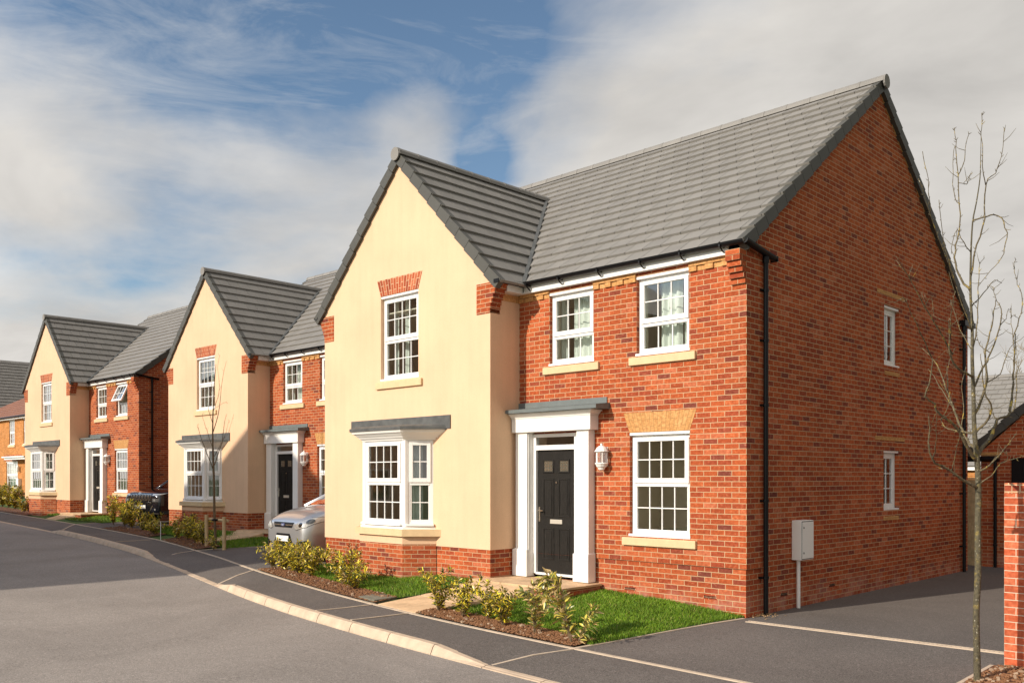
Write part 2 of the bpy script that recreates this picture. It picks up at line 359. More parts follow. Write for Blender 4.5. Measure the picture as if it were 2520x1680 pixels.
# ------------------------------------------------------------------ ground shape
YB = [(-80, 3.0), (-50, 1.9), (-34, .95), (-30, .80), (-26.5, .62), (-24.2, .48), (-21.3, .28), (-18.05, -.02), (-15.5, -.48), (-14.55, -.68), (-12.6, -1.07), (-10.2, -1.66), (-8.17, -2.09), (-6.85, -2.35), (-5.76, -2.53), (-4.85, -2.66), (-3.75, -2.78), (-2.75, -2.87), (-1.7, -2.93), (-.54, -2.97), (1.63, -3.0), (14, -3.1)]
YK = [(-80, 1.2), (-50, .5), (-34, -.35), (-29.2, -.55), (-23.7, -.85), (-19.5, -1.2), (-15.9, -1.65), (-14.55, -1.9), (-12, -2.42), (-9.35, -3.0), (-7.44, -3.42), (-6.2, -3.64), (-5.2, -3.79), (-4.2, -3.9), (-3.4, -3.99), (-2.1, -4.09), (-.8, -4.16), (.5, -4.2), (3, -4.25), (14, -4.3)]
GB = [(-80, 1.1), (-60, .9), (-33.5, .60), (-29, .60), (-25.7, .52), (-24.5, .42), (-21, .42), (-16.6, .45), (-14.6, .40), (-13.3, .33), (-12, .25), (-9.3, .20), (-8.8, .20), (-4.5, .24), (-2.53, .18), (-1.16, .12), (0, .02), (14, .02)]
YBASE = [(-80, 7), (-60, 6), (-33, 1.8), (-21.3, 1.8), (-16.5, 1.8), (-16, 2.4), (-12, 2.2), (-9.5, 0), (-9, -.55), (-4.5, -.55), (-4.0, 0), (14, 0)]
def S(x): return -.07 - .017 * max(-70, min(14, x))
def smoothtab(x, tab):  # light smoothing of the traced lines
    return sum(interp(x + d, tab) * k for d, k in ((-.6, .2), (-.3, .2), (0, .2), (.3, .2), (.6, .2)))
def yb(x): return smoothtab(x, YB)
def yk(x): return smoothtab(x, YK)
def zf(x, y):
    s = S(x); b = yb(x)
    if y <= b: return s
    e = interp(x, YBASE); g = interp(x, GB)
    t = min(1, (y - b) / max(.5, e - b)); t = t * t * (3 - 2 * t) * .35 + t * .65
    return s + (g - s) * t
def sheet(name, poly, dz, mat, res=.35, parent=None, zfun=None):
    """flat polygon cut on a grid and draped on the ground"""
    zfun = zfun or zf; bm = bmesh.new()
    bm.faces.new([bm.verts.new((x, y, 0)) for x, y in poly])
    xs = [p[0] for p in poly]; ys = [p[1] for p in poly]
    for ax, lo, hi in ((0, min(xs), max(xs)), (1, min(ys), max(ys))):
        k = lo + res
        while k < hi - 1e-3:
            co = (k, 0, 0) if ax == 0 else (0, k, 0); no = (1, 0, 0) if ax == 0 else (0, 1, 0)
            bmesh.ops.bisect_plane(bm, geom=bm.verts[:] + bm.edges[:] + bm.faces[:], plane_co=co, plane_no=no, dist=1e-5); k += res
    for v in bm.verts: v.co.z = zfun(v.co.x, v.co.y) + dz
    bmesh.ops.recalc_face_normals(bm, faces=bm.faces[:])
    for f in bm.faces:
        if f.normal.z < 0: f.normal_flip()
    bmesh.ops.triangulate(bm, faces=[f for f in bm.faces if len(f.verts) > 4])
    me = bpy.data.meshes.new(name); bm.to_mesh(me); bm.free(); me.materials.append(mat)
    o = bpy.data.objects.new(name, me); COL.objects.link(o)
    if parent: o.parent = parent
    return o
def frange(a, b, n): return [a + (b - a) * i / n for i in range(n + 1)]
# big ground sheet
def ground_sheet():
    xs = [-900, -400, -200, -120, -80] + frange(-70, 14, 84) + [20, 30, 60, 120, 300, 900]
    ys = [-900, -400, -200, -100, -50, -30, -20, -14, -10, -8, -6] + frange(-5, 12, 34) + [16, 24, 40, 80, 160, 400, 900]
    mb = MB(); vs = []
    for y in ys:
        for x in xs:
            z = zf(max(-80, min(14, x)), y) - .14
            if y < interp(x, YK) + .05: z -= .12
            vs.append((x, y, z))
    n = len(xs); fs = [(j * n + i, j * n + i + 1, (j + 1) * n + i + 1, (j + 1) * n + i) for j in range(len(ys) - 1) for i in range(n - 1)]
    me = bpy.data.meshes.new('ground'); me.from_pydata(vs, [], fs); me.materials.append(M['lawn'])
    o = bpy.data.objects.new('ground', me); COL.objects.link(o); tag(o, kind='structure')
ground_sheet()
xsr = frange(-75, 14, 178)
road = sheet('road', [(x, yk(x) + .04) for x in xsr] + [(14, -11.5), (-75, -8.5)], 0, M['road'], 3, zfun=lambda x, y: S(x) - .10); tag(road, kind='structure')
opp = sheet('far_pavement', [(14, -11.4), (-75, -8.4), (-75, -10.4), (14, -13.4)], .0, M['foot'], 6, zfun=lambda x, y: S(x) - .02); tag(opp, kind='structure')
def up(x):
    return interp(x, [(-80, .015), (-24.0, .015), (-23.0, .118), (-14.9, .118), (-13.9, .015), (-8.95, .015), (-8.15, .118), (-1.85, .118), (-.85, .018), (14, .018)])
def fz(x, y):
    t = max(0, min(1, 1 - (y - yk(x) - .14) / .95)); return S(x) - (.1 - up(x) + .002) * t * t
def kerb():
    mb = MB()
    L = .915; x = -75.0; k = 0
    while x < 13.5:
        g = .007; a, b = x + g, x + L - g; n = 3
        for i in range(n):
            p, q = a + (b - a) * i / n, a + (b - a) * (i + 1) / n
            c = []
            for X in (p, q):
                z0 = S(X) - .1; u = up(X); y0 = yk(X)
                c.append([(X, y0, z0 - .05), (X, y0, z0 + .012), (X, y0 + .035, z0 + max(u - .025, .012)), (X, y0 + .06, z0 + u), (X, y0 + .145, z0 + u), (X, y0 + .145, z0 - .05)])
            for j in range(5): mb.quad(c[0][j], c[1][j], c[1][j + 1], c[0][j + 1])
            if i == 0: mb.quad(*c[0])
            if i == n - 1: mb.quad(*c[1][::-1])
        x += L; k += 1
    o = mb.build('kerb', M['kerb']); tag(o, kind='structure')
kerb()
foot = sheet('pavement', [(x, yb(x) + .03) for x in xsr] + [(x, yk(x) + .10) for x in xsr[::-1]], 0, M['foot'], .3, zfun=fz); tag(foot, kind='structure')
# pavement sits level with the kerb back : lower apron where dropped is hidden by the strip itself
def edging():
    mb = MB()
    def line(pts, w=.055, dz=.012, f=zf):
        for (x0, y0), (x1, y1) in zip(pts, pts[1:]):
            n = max(1, int(math.hypot(x1 - x0, y1 - y0) / .5)); d = Vector((x1 - x0, y1 - y0)).normalized(); nx, ny = -d.y * w / 2, d.x * w / 2
            for i in range(n):
                a = i / n; b_ = (i + 1) / n
                A = (x0 + (x1 - x0) * a, y0 + (y1 - y0) * a); B = (x0 + (x1 - x0) * b_, y0 + (y1 - y0) * b_)
                za, zb = f(*A) + dz, f(*B) + dz
                c = [(A[0] - nx, A[1] - ny, za - .05), (B[0] - nx, B[1] - ny, zb - .05), (B[0] + nx, B[1] + ny, zb - .05), (A[0] + nx, A[1] + ny, za - .05)]
                mb.hexa(c + [(p[0], p[1], p[2] + .05) for p in c])
    line([(x, yb(x)) for x in frange(-70, 12, 164)])
    for a, b_ in (((-.85, -4.03), (-.55, -3.0)), ((-3.82, -3.79), (-3.82, -2.81)), ((-4.8, -3.7), (-4.82, -2.69)), ((-9.1, -2.93), (-9.95, -1.75)), ((-13.9, -1.9), (-14.5, -.72)), ((-17.9, -1.2), (-18.2, -.05)), ((-23.3, -.75), (-25.6, .55))):
        line([a, b_], .04, .008, fz)
    line([(-.56, -2.97), (-.02, -.04)]); line([(-9.95, -1.72), (-9.3, -.7), (-9.16, 9)]); line([(-14.5, -.65), (-12.6, 2.2)], .05); line([(-25.6, .6), (-24.6, 2.0)], .05)
    line([(3.3, -1.9), (3.34, -.86)], .06, .02)
    o = mb.build('concrete_edging', M['edging']); tag(o, kind='structure')
edging()
gg = sheet('garden_ground', [(x, yb(x) + .01) for x in frange(-60, -.58, 60)] + [(-.03, -.04), (-.03, 9), (-60, 12)], -.012, M['lawn'], .6); tag(gg, kind='structure')
drive = sheet('driveway', [(-.56, -2.97), (14, -3.1), (14, -1.2), (3.3, -1.2), (3.3, -.9), (3.7, -.6), (9, -.6), (9, 10.2), (-2, 10.2), (-2, 9), (-.03, 9), (-.03, -.04)], .004, M['foot'], .5); tag(drive, kind='structure')
drive2 = sheet('driveway', [(-9.95, yb(-9.95)), (-9.16, -.7), (-9.0, 10), (-12.2, 12), (-12.7, 2.2), (-14.5, yb(-14.5)), (-13.5, yb(-13.5)), (-12.5, yb(-12.5)), (-11.5, yb(-11.5)), (-10.7, yb(-10.7))], .004, M['foot'], .5); tag(drive2, kind='structure')
drive3 = sheet('driveway', [(-21.5, yb(-21.5)), (-21.2, 1.8), (-21.2, 12), (-24.3, 12), (-24.6, 2.0), (-25.6, yb(-25.6)), (-24.2, yb(-24.2)), (-22.8, yb(-22.8))], .004, M['foot'], .5); tag(drive3, kind='structure')
# slotted channel drain across the drive
def drain():
    mb = MB(); x0, x1, y, z = .12, 3.42, -.19, .028
    mb.box((x0, y - .055, z - .05), (x1, y - .022, z)); mb.box((x0, y + .022, z - .05), (x1, y + .055, z))
    n = 66
    for i in range(n): x = x0 + (x1 - x0) * (i + .5) / n; mb.box((x - .012, y - .0225, z - .03), (x + .012, y + .0225, z - .002))
    o = mb.build('drain_channel', M['edging']); tag(o, 'long slotted channel drain crossing the dark driveway from the house corner', 'drain')
drain()
# ------------------------------------------------------------------ HOUSE
def grid_panel(mb, T, a0, a1, z0, z1, holes, depth=0, d=0, mi=0, jamb_mi=None):
    """wall panel in plane d (outward), with rectangular holes and reveals going inward by depth. T(a,d,z)->xyz"""
    As = sorted({a0, a1} | {h[0] for h in holes} | {h[1] for h in holes}); Zs = sorted({z0, z1} | {h[2] for h in holes} | {h[3] for h in holes})
    As = [a for a in As if a0 <= a <= a1]; Zs = [z for z in Zs if z0 <= z <= z1]
    for p, q in zip(As, As[1:]):
        for r, s_ in zip(Zs, Zs[1:]):
            ca, cz = (p + q) / 2, (r + s_) / 2
            if any(h[0] < ca < h[1] and h[2] < cz < h[3] for h in holes): continue
            mb.quad(T(p, d, r), T(q, d, r), T(q, d, s_), T(p, d, s_), mi=mi)
    if depth:
        j = mi if jamb_mi is None else jamb_mi
        for h in holes:
            if h[2] < z0 - 1e-6 or h[3] > z1 + 1e-6: continue
            a, b_, c, e = h
            mb.quad(T(a, d, c), T(a, d, e), T(a, d - depth, e), T(a, d - depth, c), mi=j); mb.quad(T(b_, d, e), T(b_, d, c), T(b_, d - depth, c), T(b_, d - depth, e), mi=j)
            mb.quad(T(a, d, e), T(b_, d, e), T(b_, d - depth, e), T(a, d - depth, e), mi=j); mb.quad(T(b_, d, c), T(a, d, c), T(a, d - depth, c), T(b_, d - depth, c), mi=j)
TF = lambda a, d, z: (a, -d, z)            # front: a = x, outward -y
def TS(a, d, z): return (d, a, z)          # side: a = y, outward +x
def window(parent, T, a0, a1, z0, z1, d, nv=3, nh=(1, 1), style='sash', trim=True, sill=None, sillov=.06, arch=None, curtains=None, openw=False, bottomcill=True, name='window', split=None):
    """opening a0..a1,z0..z1 ; frame front face at plane d"""
    fr = MB(); gl = MB(); gl2 = MB(); D = .06
    def bx(p, q, r, s_, dd, t=D): fr.box((p, dd - t, r), (q, dd, s_), T=T)
    fw = .062; top = .045 if trim else 0
    zt = z1 - top
    bx(a0, a0 + fw, z0, zt, d); bx(a1 - fw, a1, z0, zt, d); bx(a0 + fw, a1 - fw, zt - fw, zt, d); bx(a0 + fw, a1 - fw, z0, z0 + fw, d)
    if trim: bx(a0 - .012, a1 + .012, zt + .002, z1 - .003, d + .062, .12)
    if bottomcill: bx(a0 - .015, a1 + .015, z0 - .008, z0 + .03, d + .075, .06)
    ia, ib, ic, ie = a0 + fw, a1 - fw, z0 + fw, zt - fw
    def bars(p, q, r, s_, v, h, dd):
        for i in range(v): c = p + (q - p) * (i + 1) / (v + 1); fr.box((c - .0085, dd - .012, r), (c + .0085, dd + .006, s_), T=T)
        for i in range(h):
            c = r + (s_ - r) * (i + 1) / (h + 1)
            for k in range(v + 1):
                l = p + (q - p) * k / (v + 1) + (.0085 if k else 0); m_ = p + (q - p) * (k + 1) / (v + 1) - (.0085 if k < v else 0)
                fr.box((l, dd - .011, c - .0085), (m_, dd + .005, c + .0085), T=T)
    if style == 'sash':
        mz = split or (ic + ie) / 2; sw = .05
        # lower fixed glazing
        gl.quad(T(ia, d - .03, ic), T(ib, d - .03, ic), T(ib, d - .03, mz), T(ia, d - .03, mz)); bars(ia + .025, ib - .025, ic + .04, mz - .05, nv, nh[1], d - .022)
        bx(ia, ia + .025, ic, mz - .05, d - .008, .05); bx(ib - .025, ib, ic, mz - .05, d - .008, .05); bx(ia, ib, ic, ic + .04, d - .006, .05)
        # transom + proud upper sash
        bx(ia, ib, mz - .05, mz - .002, d + .004, .06)
        if not openw:
            dd = d + .022
            bx(ia - .018, ia + sw, mz, ie + .018, dd, .05); bx(ib - sw, ib + .018, mz, ie + .018, dd, .05); bx(ia + sw, ib - sw, mz, mz + .075, dd, .05); bx(ia + sw, ib - sw, ie - .03, ie + .018, dd, .05)
            gl2.quad(T(ia + sw, dd - .03, mz + .075), T(ib - sw, dd - .03, mz + .075), T(ib - sw, dd - .03, ie - .03), T(ia + sw, dd - .03, ie - .03)); bars(ia + sw, ib - sw, mz + .075, ie - .03, nv, nh[0], dd - .022)
        else:
            # top-hung sash swung outward
            hz = ie + .018; ang = R(24); H = hz - mz
            def TO(a, dd, z):
                l = hz - z; return T(a, d + .022 + l * math.sin(ang) + dd * math.cos(ang), hz - l * math.cos(ang) + dd * math.sin(ang))
            for p in ((ia - .018, ia + sw, mz, hz), (ib - sw, ib + .018, mz, hz), (ia + sw, ib - sw, mz, mz + .075), (ia + sw, ib - sw, hz - .05, hz)):
                fr.box((p[0], -.05, p[2]), (p[1], 0, p[3]), T=TO)
            gl2.quad(TO(ia + sw, -.03, mz + .075), TO(ib - sw, -.03, mz + .075), TO(ib - sw, -.03, hz - .05), TO(ia + sw, -.03, hz - .05))
            for i in range(nv): c = ia + sw + (ib - ia - 2 * sw) * (i + 1) / (nv + 1); fr.box((c - .011, -.03, mz + .075), (c + .011, -.016, hz - .05), T=TO)
            c = (mz + hz) / 2; fr.box((ia + sw, -.032, c - .011), (ib - sw, -.0155, c + .011), T=TO)
    else:
        bx(ia, ia + .035, ic, ie, d - .004, .05); bx(ib - .035, ib, ic, ie, d - .004, .05); bx(ia + .035, ib - .035, ic, ic + .05, d - .004, .05); bx(ia + .035, ib - .035, ie - .035, ie, d - .004, .05)
        gl.quad(T(ia, d - .03, ic), T(ib, d - .03, ic), T(ib, d - .03, ie), T(ia, d - .03, ie)); bars(ia + .035, ib - .035, ic + .05, ie - .035, nv, nh[0], d - .022)
    wo = fr.build(name, M['white'], parent, bevel=.004); gl.build('pane', M['glass'], wo)
    if gl2.v: gl2.build('pane', M['glass'], wo)
    if sill:
        s_ = MB(); zt_, h, proj = sill
        s_.box((a0 - sillov * 2, -.10, zt_ - h), (a1 + sillov * 2, proj, zt_), T=lambda a, dd, z: T(a, dd + sill_base, z)); s_.build('sill', M['stone'], wo, bevel=.008)
    if arch:
        s_ = MB(); zb_, za_, am, spl = arch; n = 16; dd = arch_base + .004
        bl, br_, tl, tr = a0, a1, a0 - spl, a1 + spl
        for i in range(n):
            for j in range(2):
                u0, u1, v0, v1 = i / n, (i + 1) / n, j / 2, (j + 1) / 2
                P = lambda u, v: T((bl + (tl - bl) * v) + ((br_ + (tr - br_) * v) - (bl + (tl - bl) * v)) * u, dd, zb_ + (za_ - zb_) * v)
                W = 1.15; s_.quad(P(u0, v0), P(u1, v0), P(u1, v1), P(u0, v1), uv=[(v0 * .31 + .02, u0 * W), (v0 * .31 + .02, u1 * W), (v1 * .31 + .02, u1 * W), (v1 * .31 + .02, u0 * W)])
        # side edges so that the arch is solid
        for (p0, p1) in (((bl, zb_), (tl, za_)), ((tl, za_), (tr, za_)), ((tr, za_), (br_, zb_)), ((br_, zb_), (bl, zb_))):
            s_.quad(T(p0[0], dd, p0[1]), T(p1[0], dd, p1[1]), T(p1[0], dd - .05, p1[1]), T(p0[0], dd - .05, p0[1]))
        s_.build('arch', am, wo)
    if curtains:
        for (p, q, zz0, zz1, amp) in curtains:
            c = MB(); n = int((q - p) / .012); rnd = random.Random(int(p * 100)); ph = rnd.random() * 6
            pts = [(p + (q - p) * i / n, d - .22 - amp * math.sin(i * .62 + ph + 1.3 * math.sin(i * .11))) for i in range(n + 1)]
            for (a, da), (b_, db) in zip(pts, pts[1:]): c.quad(T(a, da, zz0), T(b_, db, zz0), T(b_, db, zz1), T(a, da, zz1))
            c.build('curtain', M['curtain'], wo, smooth=True)
    return wo
sill_base = 0; arch_base = 0
def roof_slope(mb, O, e, s, n, rng, H, course=.345, tw=.333, thick=.032, lift=.04):
    """O eave origin, e along eave, s up the slope, n normal. rng(k)->(e0,e1) for each course"""
    O, e, s, n = map(Vector, (O, e, s, n)); nc = int(math.ceil(H / course)); course = H / nc
    for k in range(nc):
        e0, e1 = rng(k / nc, (k + 1) / nc); s0 = k * course - (.03 if k == 0 else 0); s1 = (k + 1) * course + (.045 if k < nc - 1 else 0)
        off = (tw / 2) * (k % 2); t = math.floor((e0 - off) / tw) * tw + off
        while t < e1 - 1e-6:
            a = max(t, e0); b_ = min(t + tw, e1); t += tw
            if b_ - a < .02: continue
            a += .005; b_ -= .005; P = lambda x, y, z: tuple(O + e * x + s * y + n * z)
            mb.hexa([P(a, s0, 0), P(b_, s0, 0), P(b_, s1, -thick * .9), P(a, s1, -thick * .9), P(a, s0, thick + lift * .4), P(b_, s0, thick + lift * .4), P(b_, s1, thick * .15), P(a, s1, thick * .15)])
def verge_run(mb, O, s, n, g, H, course=.345, w=.07, h=.165):
    """dry-verge caps: O at eave on the gable plane; g outward of gable"""
    O, s, n, g = map(Vector, (O, s, n, g)); nc = int(math.ceil(H / course)); course = H / nc
    for k in range(nc):
        s0 = k * course - (.03 if k == 0 else 0) + .012; s1 = (k + 1) * course + .004
        P = lambda x, y, z: tuple(O + g * x + s * y + n * z)
        u = .048
        mb.hexa([P(-.06, s0, -h + .03), P(w * .8, s0, -h + .03), P(w * .8, s1, -h + .01), P(-.06, s1, -h + .01), P(-.06, s0, u), P(w * .8, s0, u), P(w * .8, s1, u - .03), P(-.06, s1, u - .03)])
def ridge_run(mb, A, B, up=(0, 0, 1), r=.125, L=.45, cap=True):
    A, B = Vector(A), Vector(B); d = (B - A); T_ = d.length; d.normalize(); u = Vector(up); sdir = d.cross(u).normalized()
    n = max(1, round(T_ / L)); L = T_ / n
    prof = [(-1.0, -.62), (-.86, -.12), (-.5, .28), (0, .42), (.5, .28), (.86, -.12), (1.0, -.62)]
    for k in range(n):
        for (a, b_, rr) in ((k * L + .004, k * L + .05, r * 1.06), (k * L + .05, (k + 1) * L, r)):
            A0 = A + d * a; B0 = A + d * b_
            P = [tuple(A0 + sdir * x * rr + u * z * rr) for x, z in prof]; mb.prism(P, B0 - A0)
def make_house():
    global sill_base, arch_base
    root = empty('house')
    # ---- roof planes
    T38 = .779; c38 = 1 / math.sqrt(1 + T38 ** 2); s38 = T38 * c38
    EZ = 5.150; EY = -.12; RY = 4.5; RZ = EZ + (RY - EY) * T38; HS = (RY - EY) / c38
    WX, HW, WZ0, WZ1 = -6.653, 2.62, 5.12, 7.84; TW = (WZ1 - WZ0) / HW; cW = 1 / math.sqrt(1 + TW ** 2); sW = TW * cW; HWs = HW / cW
    FY = -.69
    # openings
    U1 = (-3.60, -2.673, 3.77, 4.955); U2 = (-1.845, -.918, 3.77, 4.955); LO = (-1.972, -.909, 1.068, 2.62); DO = (-3.95, -2.93, .30, 2.66)
    S1 = (4.68, 5.365, 1.375, 2.42); S2 = (4.70, 5.385, 3.90, 4.95)
    WW = (-7.195, -6.113, 3.735, 5.30)
    # ---- main brick walls (one mesh)
    w = MB(); PL = .69
    grid_panel(w, TF, -4.29, 0, PL, 5.03, [U1, U2, LO, DO], .10); grid_panel(w, TF, -4.29, -.022, -.4, PL, [DO], 0, d=-.022)
    w.quad((-4.29, 0, PL), (0, 0, PL), (0, .022, PL), (-4.29, .022, PL))
    # side: front strip proud, then gable face
    w.quad((0, 0, PL), (0, .435, PL), (0, .435, 5.03), (0, 0, 5.03)); w.quad((0, .435, PL), (-.022, .435, PL), (-.022, .435, 5.03), (0, .435, 5.03)); w.quad((0, 0, PL), (-.022, 0, PL), (-.022, .435, PL), (0, .435, PL))
    w.quad((-.022, .022, -.4), (-.022, .435, -.4), (-.022, .435, PL), (-.022, .022, PL))
    grid_panel(w, TS, .435, 9.0, -.4, 5.10, [S1, S2], .10, d=-.022)
    xg = -.022
    w.quad((xg, 0, 5.03), (xg, .435, 5.03), (xg, .435, 5.10), (xg, 0, 5.10)); gz = lambda y: EZ + (y - EY) * T38 - .06
    w.quad((xg, 0, 5.10), (xg, 9.0, 5.10), (xg, 9.0, gz(0)), (xg, RY, gz(RY)), (xg, 0, gz(0)))
    # rear + left gable
    w.quad((xg, 9, -.4), (-9, 9, -.4), (-9, 9, 5.1), (xg, 9, 5.1)); w.quad((-9, 9, -.4), (-9, 0, -.4), (-9, 0, 5.1), (-9, 9, 5.1)); w.quad((-9, 9, 5.1), (-9, 0, 5.1), (-9, 0, gz(0)), (-9, RY, gz(RY)), (-9, 9, gz(0)))
    w.quad((-9, 0, 5.0), (-4.29, 0, 5.0), (-4.29, 0, 5.1), (-9, 0, 5.1))
    wall = w.build('wall', M['brick'], root)
    # airbricks
    for (x, z) in ((-1.98, .262), (-.584, .262)):
        a = MB(); a.box((x - .107, .017, z - .032), (x + .107, .06, z + .032))
        for i in range(9): a.box((x - .095 + i * .0215, .0145, z - .022), (x - .083 + i * .0215, .0175, z + .022), mi=1)
        a.build('air_brick', [M['brick_arch'], M['black']], root)
    for (y, z) in ((1.09, .255), (2.66, .255)):
        a = MB(); a.box((-.06, y - .107, z - .032), (-.017, y + .107, z + .032))
        for i in range(9): a.box((-.0175, y - .095 + i * .0215, z - .022), (-.0145, y - .083 + i * .0215, z + .022), mi=1)
        a.build('air_brick', [M['brick_arch'], M['black']], root)
    # buff dentil band
    def band(x0, x1):
        bd = MB()
        bd.box((x0, -.004, 4.955), (x1, .02, 5.028)); bd.box((x0, -.028, 4.9555), (x1, -.0045, 5.0275))
        n = max(1, int((x1 - x0) / .1125)); k = 0
        for i in range(n):
            a = x0 + i * (x1 - x0) / n; b_ = x0 + (i + 1) * (x1 - x0) / n
            pr = .028 if i % 2 == 0 else .004
            bd.box((a + .003, -pr, 4.878), (b_ - .003, .02, 4.951))
        bd.build('dentil_band', M['buff'], root)
    band(-4.285, -3.605); band(-2.668, -1.85); band(-.913, -.24)
    bd = MB(); bd.box((-4.2875, -.44, 4.88), (-4.281, -.001, 4.99)); bd.build('buff_course', M['buff'], root)
    # side buff courses
    for (y0, y1, z0, z1) in ((4.318, 5.593, 2.592, 2.658), (4.67, 5.335, 1.20, 1.268), (4.396, 5.6, 5.122, 5.188), (4.726, 5.366, 3.735, 3.803)): bd = MB(); bd.box((-.05, y0, z0), (-.014, y1, z1)); bd.build('buff_course', M['buff'], root)
    # thin buff under-verge course on the gable
    for sgn in (1, -1):
        P = [(-.04, RY - sgn * (RY - EY - .12), gz(EY + .12) - .12), (-.04, RY, gz(RY) - .13), (-.04, RY, gz(RY) - .055), (-.04, RY - sgn * (RY - EY - .12), gz(EY + .12) - .045)]
        bd = MB(); bd.prism(P, (.03, 0, 0)); bd.build('buff_course', M['buff'], root)
    # ---- rendered wing
    r = MB(); BO = (-7.56, -5.746, 1.05, 2.60)
    grid_panel(r, TF, -9.02, -4.286, .755, 5.31, [WW, BO], .085, d=.69)
    wz = lambda x: WZ1 - abs(x - WX) * TW - .07
    r.quad((-9.02, FY, 5.31), (-4.286, FY, 5.31), (WX, FY, wz(WX)))
    r.quad((-4.286, FY, .755), (-4.286, 0, .755), (-4.286, 0, 5.1), (-4.286, FY, 5.1)); r.quad((-9.02, 0, .755), (-9.02, FY, .755), (-9.02, FY, 5.1), (-9.02, 0, 5.1))
    r.quad((-9.02, FY, .755), (-9.02, FY + .02, .755), (-4.286, FY + .02, .755), (-4.286, FY, .755)); r.quad((-4.286, FY, .755), (-4.306, FY, .755), (-4.306, 0, .755), (-4.286, 0, .755))
    # bay upstand (rendered) around the bay
    bw, bh, bdp = 1.027, .62, .43
    def ring(hw0, hw1, dd): return [(WX - hw0, FY), (WX - hw1, FY - dd), (WX + hw1, FY - dd), (WX + hw0, FY)]
    def ringwall(mb, rg, z0, z1, mi=0, top=True):
        for (p, q) in zip(rg, rg[1:]): mb.quad((*p, z0), (*q, z0), (*q, z1), (*p, z1), mi=mi)
        if top: mb.quad(*[(*p, z1) for p in rg], mi=mi); mb.quad(*[(*p, z0) for p in rg[::-1]], mi=mi)
    ringwall(r, ring(bw, bh, bdp), .785, .925)
    r.build('rendered_wall', M['render'], root)
    pl = MB()
    pl.quad((-9.005, FY + .015, -.4), (-4.301, FY + .015, -.4), (-4.301, FY + .015, .757), (-9.005, FY + .015, .757))
    pl.quad((-4.301, FY + .015, -.4), (-4.301, .02, -.4), (-4.301, .02, .757), (-4.301, FY + .015, .757)); pl.quad((-9.005, 0, -.4), (-9.005, FY + .015, -.4), (-9.005, FY + .015, .757), (-9.005, 0, .757))
    ringwall(pl, ring(bw - .004, bh - .004, bdp - .008), -.4, .786)
    pl.build('plinth', M['brick'], root)
    # ---- corbels
    for side in (1, -1):
        cb = MB(); edge = -4.286 if side == 1 else -9.02
        for k in range(7):
            z0 = 4.64 + k * .075; z1 = z0 + .073; out = [0, .012, .04, .075, .115, .155, .19][k]; inn = .318
            if k >= 6: z1 = z0 + .05
            xa, xb = (edge - inn, edge + out) if side == 1 else (edge - out, edge + inn)
            cb.box((xa, FY - .012, z0), (xb, FY + .225, z1))
        cb.build('corbel', M['brick'], root, bevel=.004)
    cb = MB()
    for k in range(5): cb.box((-.225 - .0, -.036 * (k + 1), 4.59 + k * .075), (-.001, .0, 4.59 + k * .075 + .07))
    cb.box((-.226, -.18, 4.963), (-.001, .0, 5.04))
    cb.build('corbel', M['brick'], root, bevel=.004)
    # thin brick line under the wing verge
    ul = MB()
    for sgn in (1, -1):
        xe = WX + sgn * (HW - .15); P = [(xe, FY - .012, wz(xe) - .075), (WX, FY - .012, wz(WX) - .085), (WX, FY - .012, wz(WX) + .03), (xe, FY - .012, wz(xe) + .02)]
        ul.prism(P if sgn == 1 else P[::-1], (0, .02, 0))
    ul.build('verge_brick', M['brick'], root)
    # ---- roofs
    rf = MB()
    roof_slope(rf, (0, EY, EZ), (1, 0, 0), (0, c38, s38), (0, -s38, c38), lambda a, b_: (-9.03, .045), HS)
    roof_slope(rf, (0, 2 * RY - EY, EZ), (1, 0, 0), (0, -c38, s38), (0, s38, c38), lambda a, b_: (-9.03, .045), HS)
    for yy in (EY + .02, 2 * RY - EY - .02): rf.quad((-9.02, yy, EZ - .02), (.03, yy, EZ - .02), (.03, RY, RZ - .03), (-9.02, RY, RZ - .03))
    ro = rf.build('roof', M['tile'], root)
    rr = MB(); ridge_run(rr, (-9.06, RY, RZ + .03), (.09, RY, RZ + .03)); rr.lathe((0, 0, 0), [(0, 0)], 3) if 0 else None
    for x in (.085, -9.06):
        n = 14; P = [(x, RY + .115 * math.cos(2 * math.pi * i / n), RZ - .035 + .12 * math.sin(2 * math.pi * i / n)) for i in range(n)]; rr.prism(P, (.03, 0, 0))
    rr.build('ridge', M['tile'], ro)
    vg = MB()
    for x, g in ((.0, (1, 0, 0)), (-9.0, (-1, 0, 0))):
        vg = MB(); verge_run(vg, (x, EY, EZ), (0, c38, s38), (0, -s38, c38), g, HS); vg.build('verge', M['verge'], ro)
        vg = MB(); verge_run(vg, (x, 2 * RY - EY, EZ), (0, -c38, s38), (0, s38, c38), g, HS); vg.build('verge', M['verge'], ro)
    wf = MB()
    yj = lambda z: (z - EZ) / T38 + EY
    for sgn in (1, -1):
        O = (WX + sgn * HW, 0, WZ0); s_ = (-sgn * cW, 0, sW); n_ = (sgn * sW, 0, cW)
        roof_slope(wf, O, (0, 1, 0), s_, n_, lambda a, b_: (FY - .055, yj(WZ0 + b_ * (WZ1 - WZ0)) + .22), HWs)
        xe = WX + sgn * (HW - .02); wf.quad((xe, FY - .04, WZ0 - .02), (xe, .2, WZ0 - .02), (WX, 3.5, WZ1 - .03), (WX, FY - .04, WZ1 - .03))
    wr = wf.build('wing_roof', M['tile'], root)
    rr = MB(); ridge_run(rr, (WX, FY - .09, WZ1 + .03), (WX, 3.3, WZ1 + .03))
    n = 14; rr.prism([(WX + .115 * math.cos(2 * math.pi * i / n), FY - .11, WZ1 - .035 + .12 * math.sin(2 * math.pi * i / n)) for i in range(n)], (0, .03, 0)); rr.build('ridge', M['tile'], wr)
